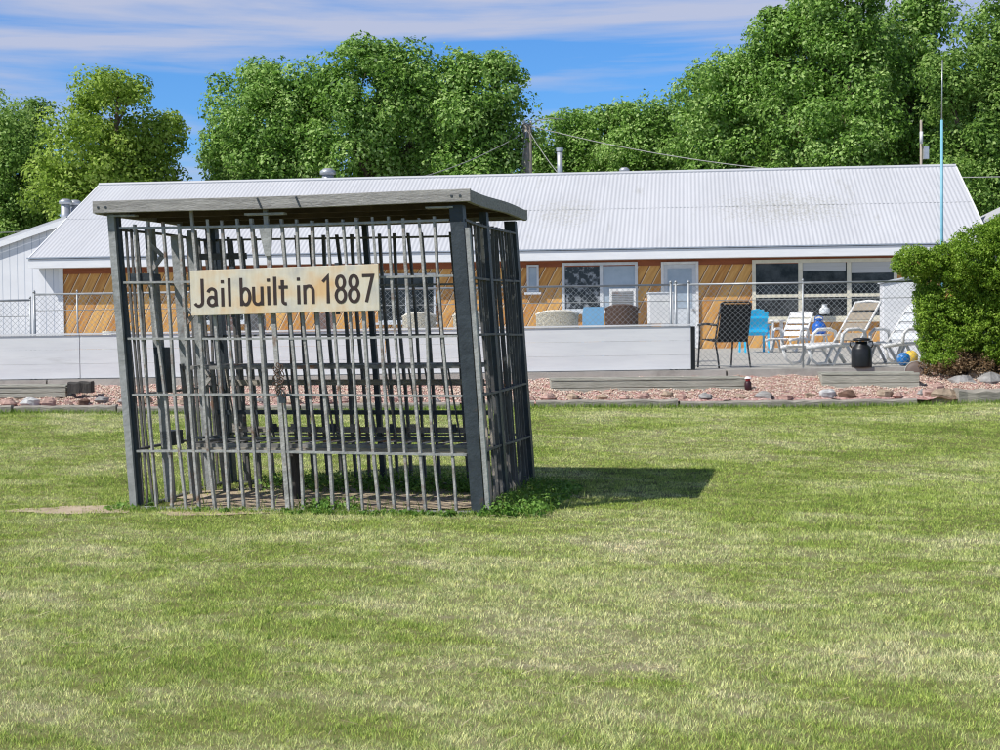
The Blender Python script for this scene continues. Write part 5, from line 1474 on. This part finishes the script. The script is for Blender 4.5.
# long straw clippings lying on the lawn
M['straw'] = leaf_mat('straw', (.30, .25, .13), (.46, .40, .22), (.62, .56, .36), .2)
X, Y = sample(16000, 4.2, 14, 1.5)
f_ = np.sin(X * 1.1 + .7 * Y) * np.sin(Y * 1.9 - X * .4) + rng.normal(size=len(X)) * .5
k_ = f_ > .75; X, Y = X[k_], Y[k_]; N = len(X)
a = rng.uniform(0, PI, N); l_ = .02 + rng.gamma(1.6, .018, N); z = lawn_z(X, Y) + rng.uniform(.015, .045, N)
dx, dy = np.cos(a) * l_ / 2, np.sin(a) * l_ / 2; nx_, ny_ = -np.sin(a) * .0012, np.cos(a) * .0012; dz = rng.uniform(-.01, .01, N)
V = np.stack([np.stack([X - dx - nx_, Y - dy - ny_, z - dz], 1), np.stack([X + dx - nx_, Y + dy - ny_, z + dz], 1),
              np.stack([X + dx + nx_, Y + dy + ny_, z + dz + .0015], 1), np.stack([X - dx + nx_, Y - dy + ny_, z - dz + .0015], 1)], 1).reshape(-1, 3)
tag(np_mesh('dry_clippings', V, 4, np.full(N, 4), np.arange(N * 4), M['straw'], rng.random(N)), 'dry straw clippings scattered on the lawn', 'clippings', kind='stuff')

# weeds and tall grass along the cage foot
pts = []
def jw(x, y): q_ = Jm @ Vector((x, y, 0)); return q_.x, q_.y
rw = random.Random(17)
for k in range(70):                                 # front foot
    pts.append((*jw(rw.choice([rw.uniform(0, CW), rw.gauss(2.2, .3), rw.gauss(1.5, .15)]), rw.uniform(-.12, .0)), rw.uniform(.012, .035)))
for k in range(140):                                 # right outside corner
    pts.append((*jw(CW + rw.uniform(.0, .42) ** 1.0, rw.uniform(-.15, 1.6)), rw.uniform(.05, .14)))
for k in range(170):                                 # inside, along the back
    pts.append((*jw(rw.uniform(.45, CW - .1), rw.uniform(1.25, 1.95)), rw.uniform(.06, .17)))
for k in range(30): pts.append((*jw(rw.gauss(1.5, .09), rw.uniform(-.0, .12)), rw.uniform(.04, .12)))
for k in range(30): pts.append((*jw(rw.uniform(-.2, .05), rw.uniform(-.08, .5)), rw.uniform(.02, .05)))
P_ = np.array(pts); zc = lawn_z(P_[:, 0], P_[:, 1]) + P_[:, 2] * .5
C = np.stack([P_[:, 0], P_[:, 1], zc], 1)
ob = leaf_obj('weeds', C, P_[:, 2] * .6 + .01, 26, .03, 81, M['leaf_weed'], None, .5)
tag(ob, 'broad leaved weeds growing along the foot of the jail', 'weeds', kind='stuff')
M['tallgrass'] = leaf_mat('tall_grass_blade', (.12, .22, .03), (.26, .40, .06), (.50, .54, .20), .4)
N = 5200
xx = []; yy = []
for k in range(N):
    s = rw.random()
    if s < .45: q_ = jw(rw.uniform(-.05, CW + .05), rw.gauss(-.05, .05))
    elif s < .7: q_ = jw(CW + abs(rw.gauss(0, .16)), rw.uniform(-.15, CD + .1))
    elif s < .85: q_ = jw(rw.uniform(.3, CW), rw.gauss(CD, .15))
    elif s < .93: q_ = jw(rw.gauss(1.5, .12), rw.gauss(.03, .07))
    else: q_ = jw(rw.gauss(-.05, .08), rw.uniform(-.1, CD))
    xx.append(q_[0]); yy.append(q_[1])
X = np.array(xx); Y = np.array(yy)
hh_ = rng.uniform(.05, .15, N)
_, lx_, ly_ = inside_cage(X, Y); hh_ = np.where(ly_ < .03, rng.uniform(.02, .06, N), hh_)
V, lo, fs = blades(X, Y, hh_, np.full(N, .006), .9, 5)
tag(np_mesh('tall_grass', V, 5, fs, lo, M['tallgrass'], np.repeat(rng.random(N), 2)), 'untrimmed tall grass along the foot of the jail', 'grass', kind='stuff')
# longer tufts along the edging
N = 7000
X = rng.uniform(-8, 8.2, N); Y = EDGE_Y - .13 - np.abs(rng.normal(0, .10, N))
V, lo, fs = blades(X, Y, rng.uniform(.03, .085, N), np.full(N, .008), .7, 6)
tag(np_mesh('border_grass', V, 5, fs, lo, M['tallgrass'], np.repeat(rng.random(N) * .8, 2)), 'longer grass left standing along the edging timbers', 'grass', kind='stuff')
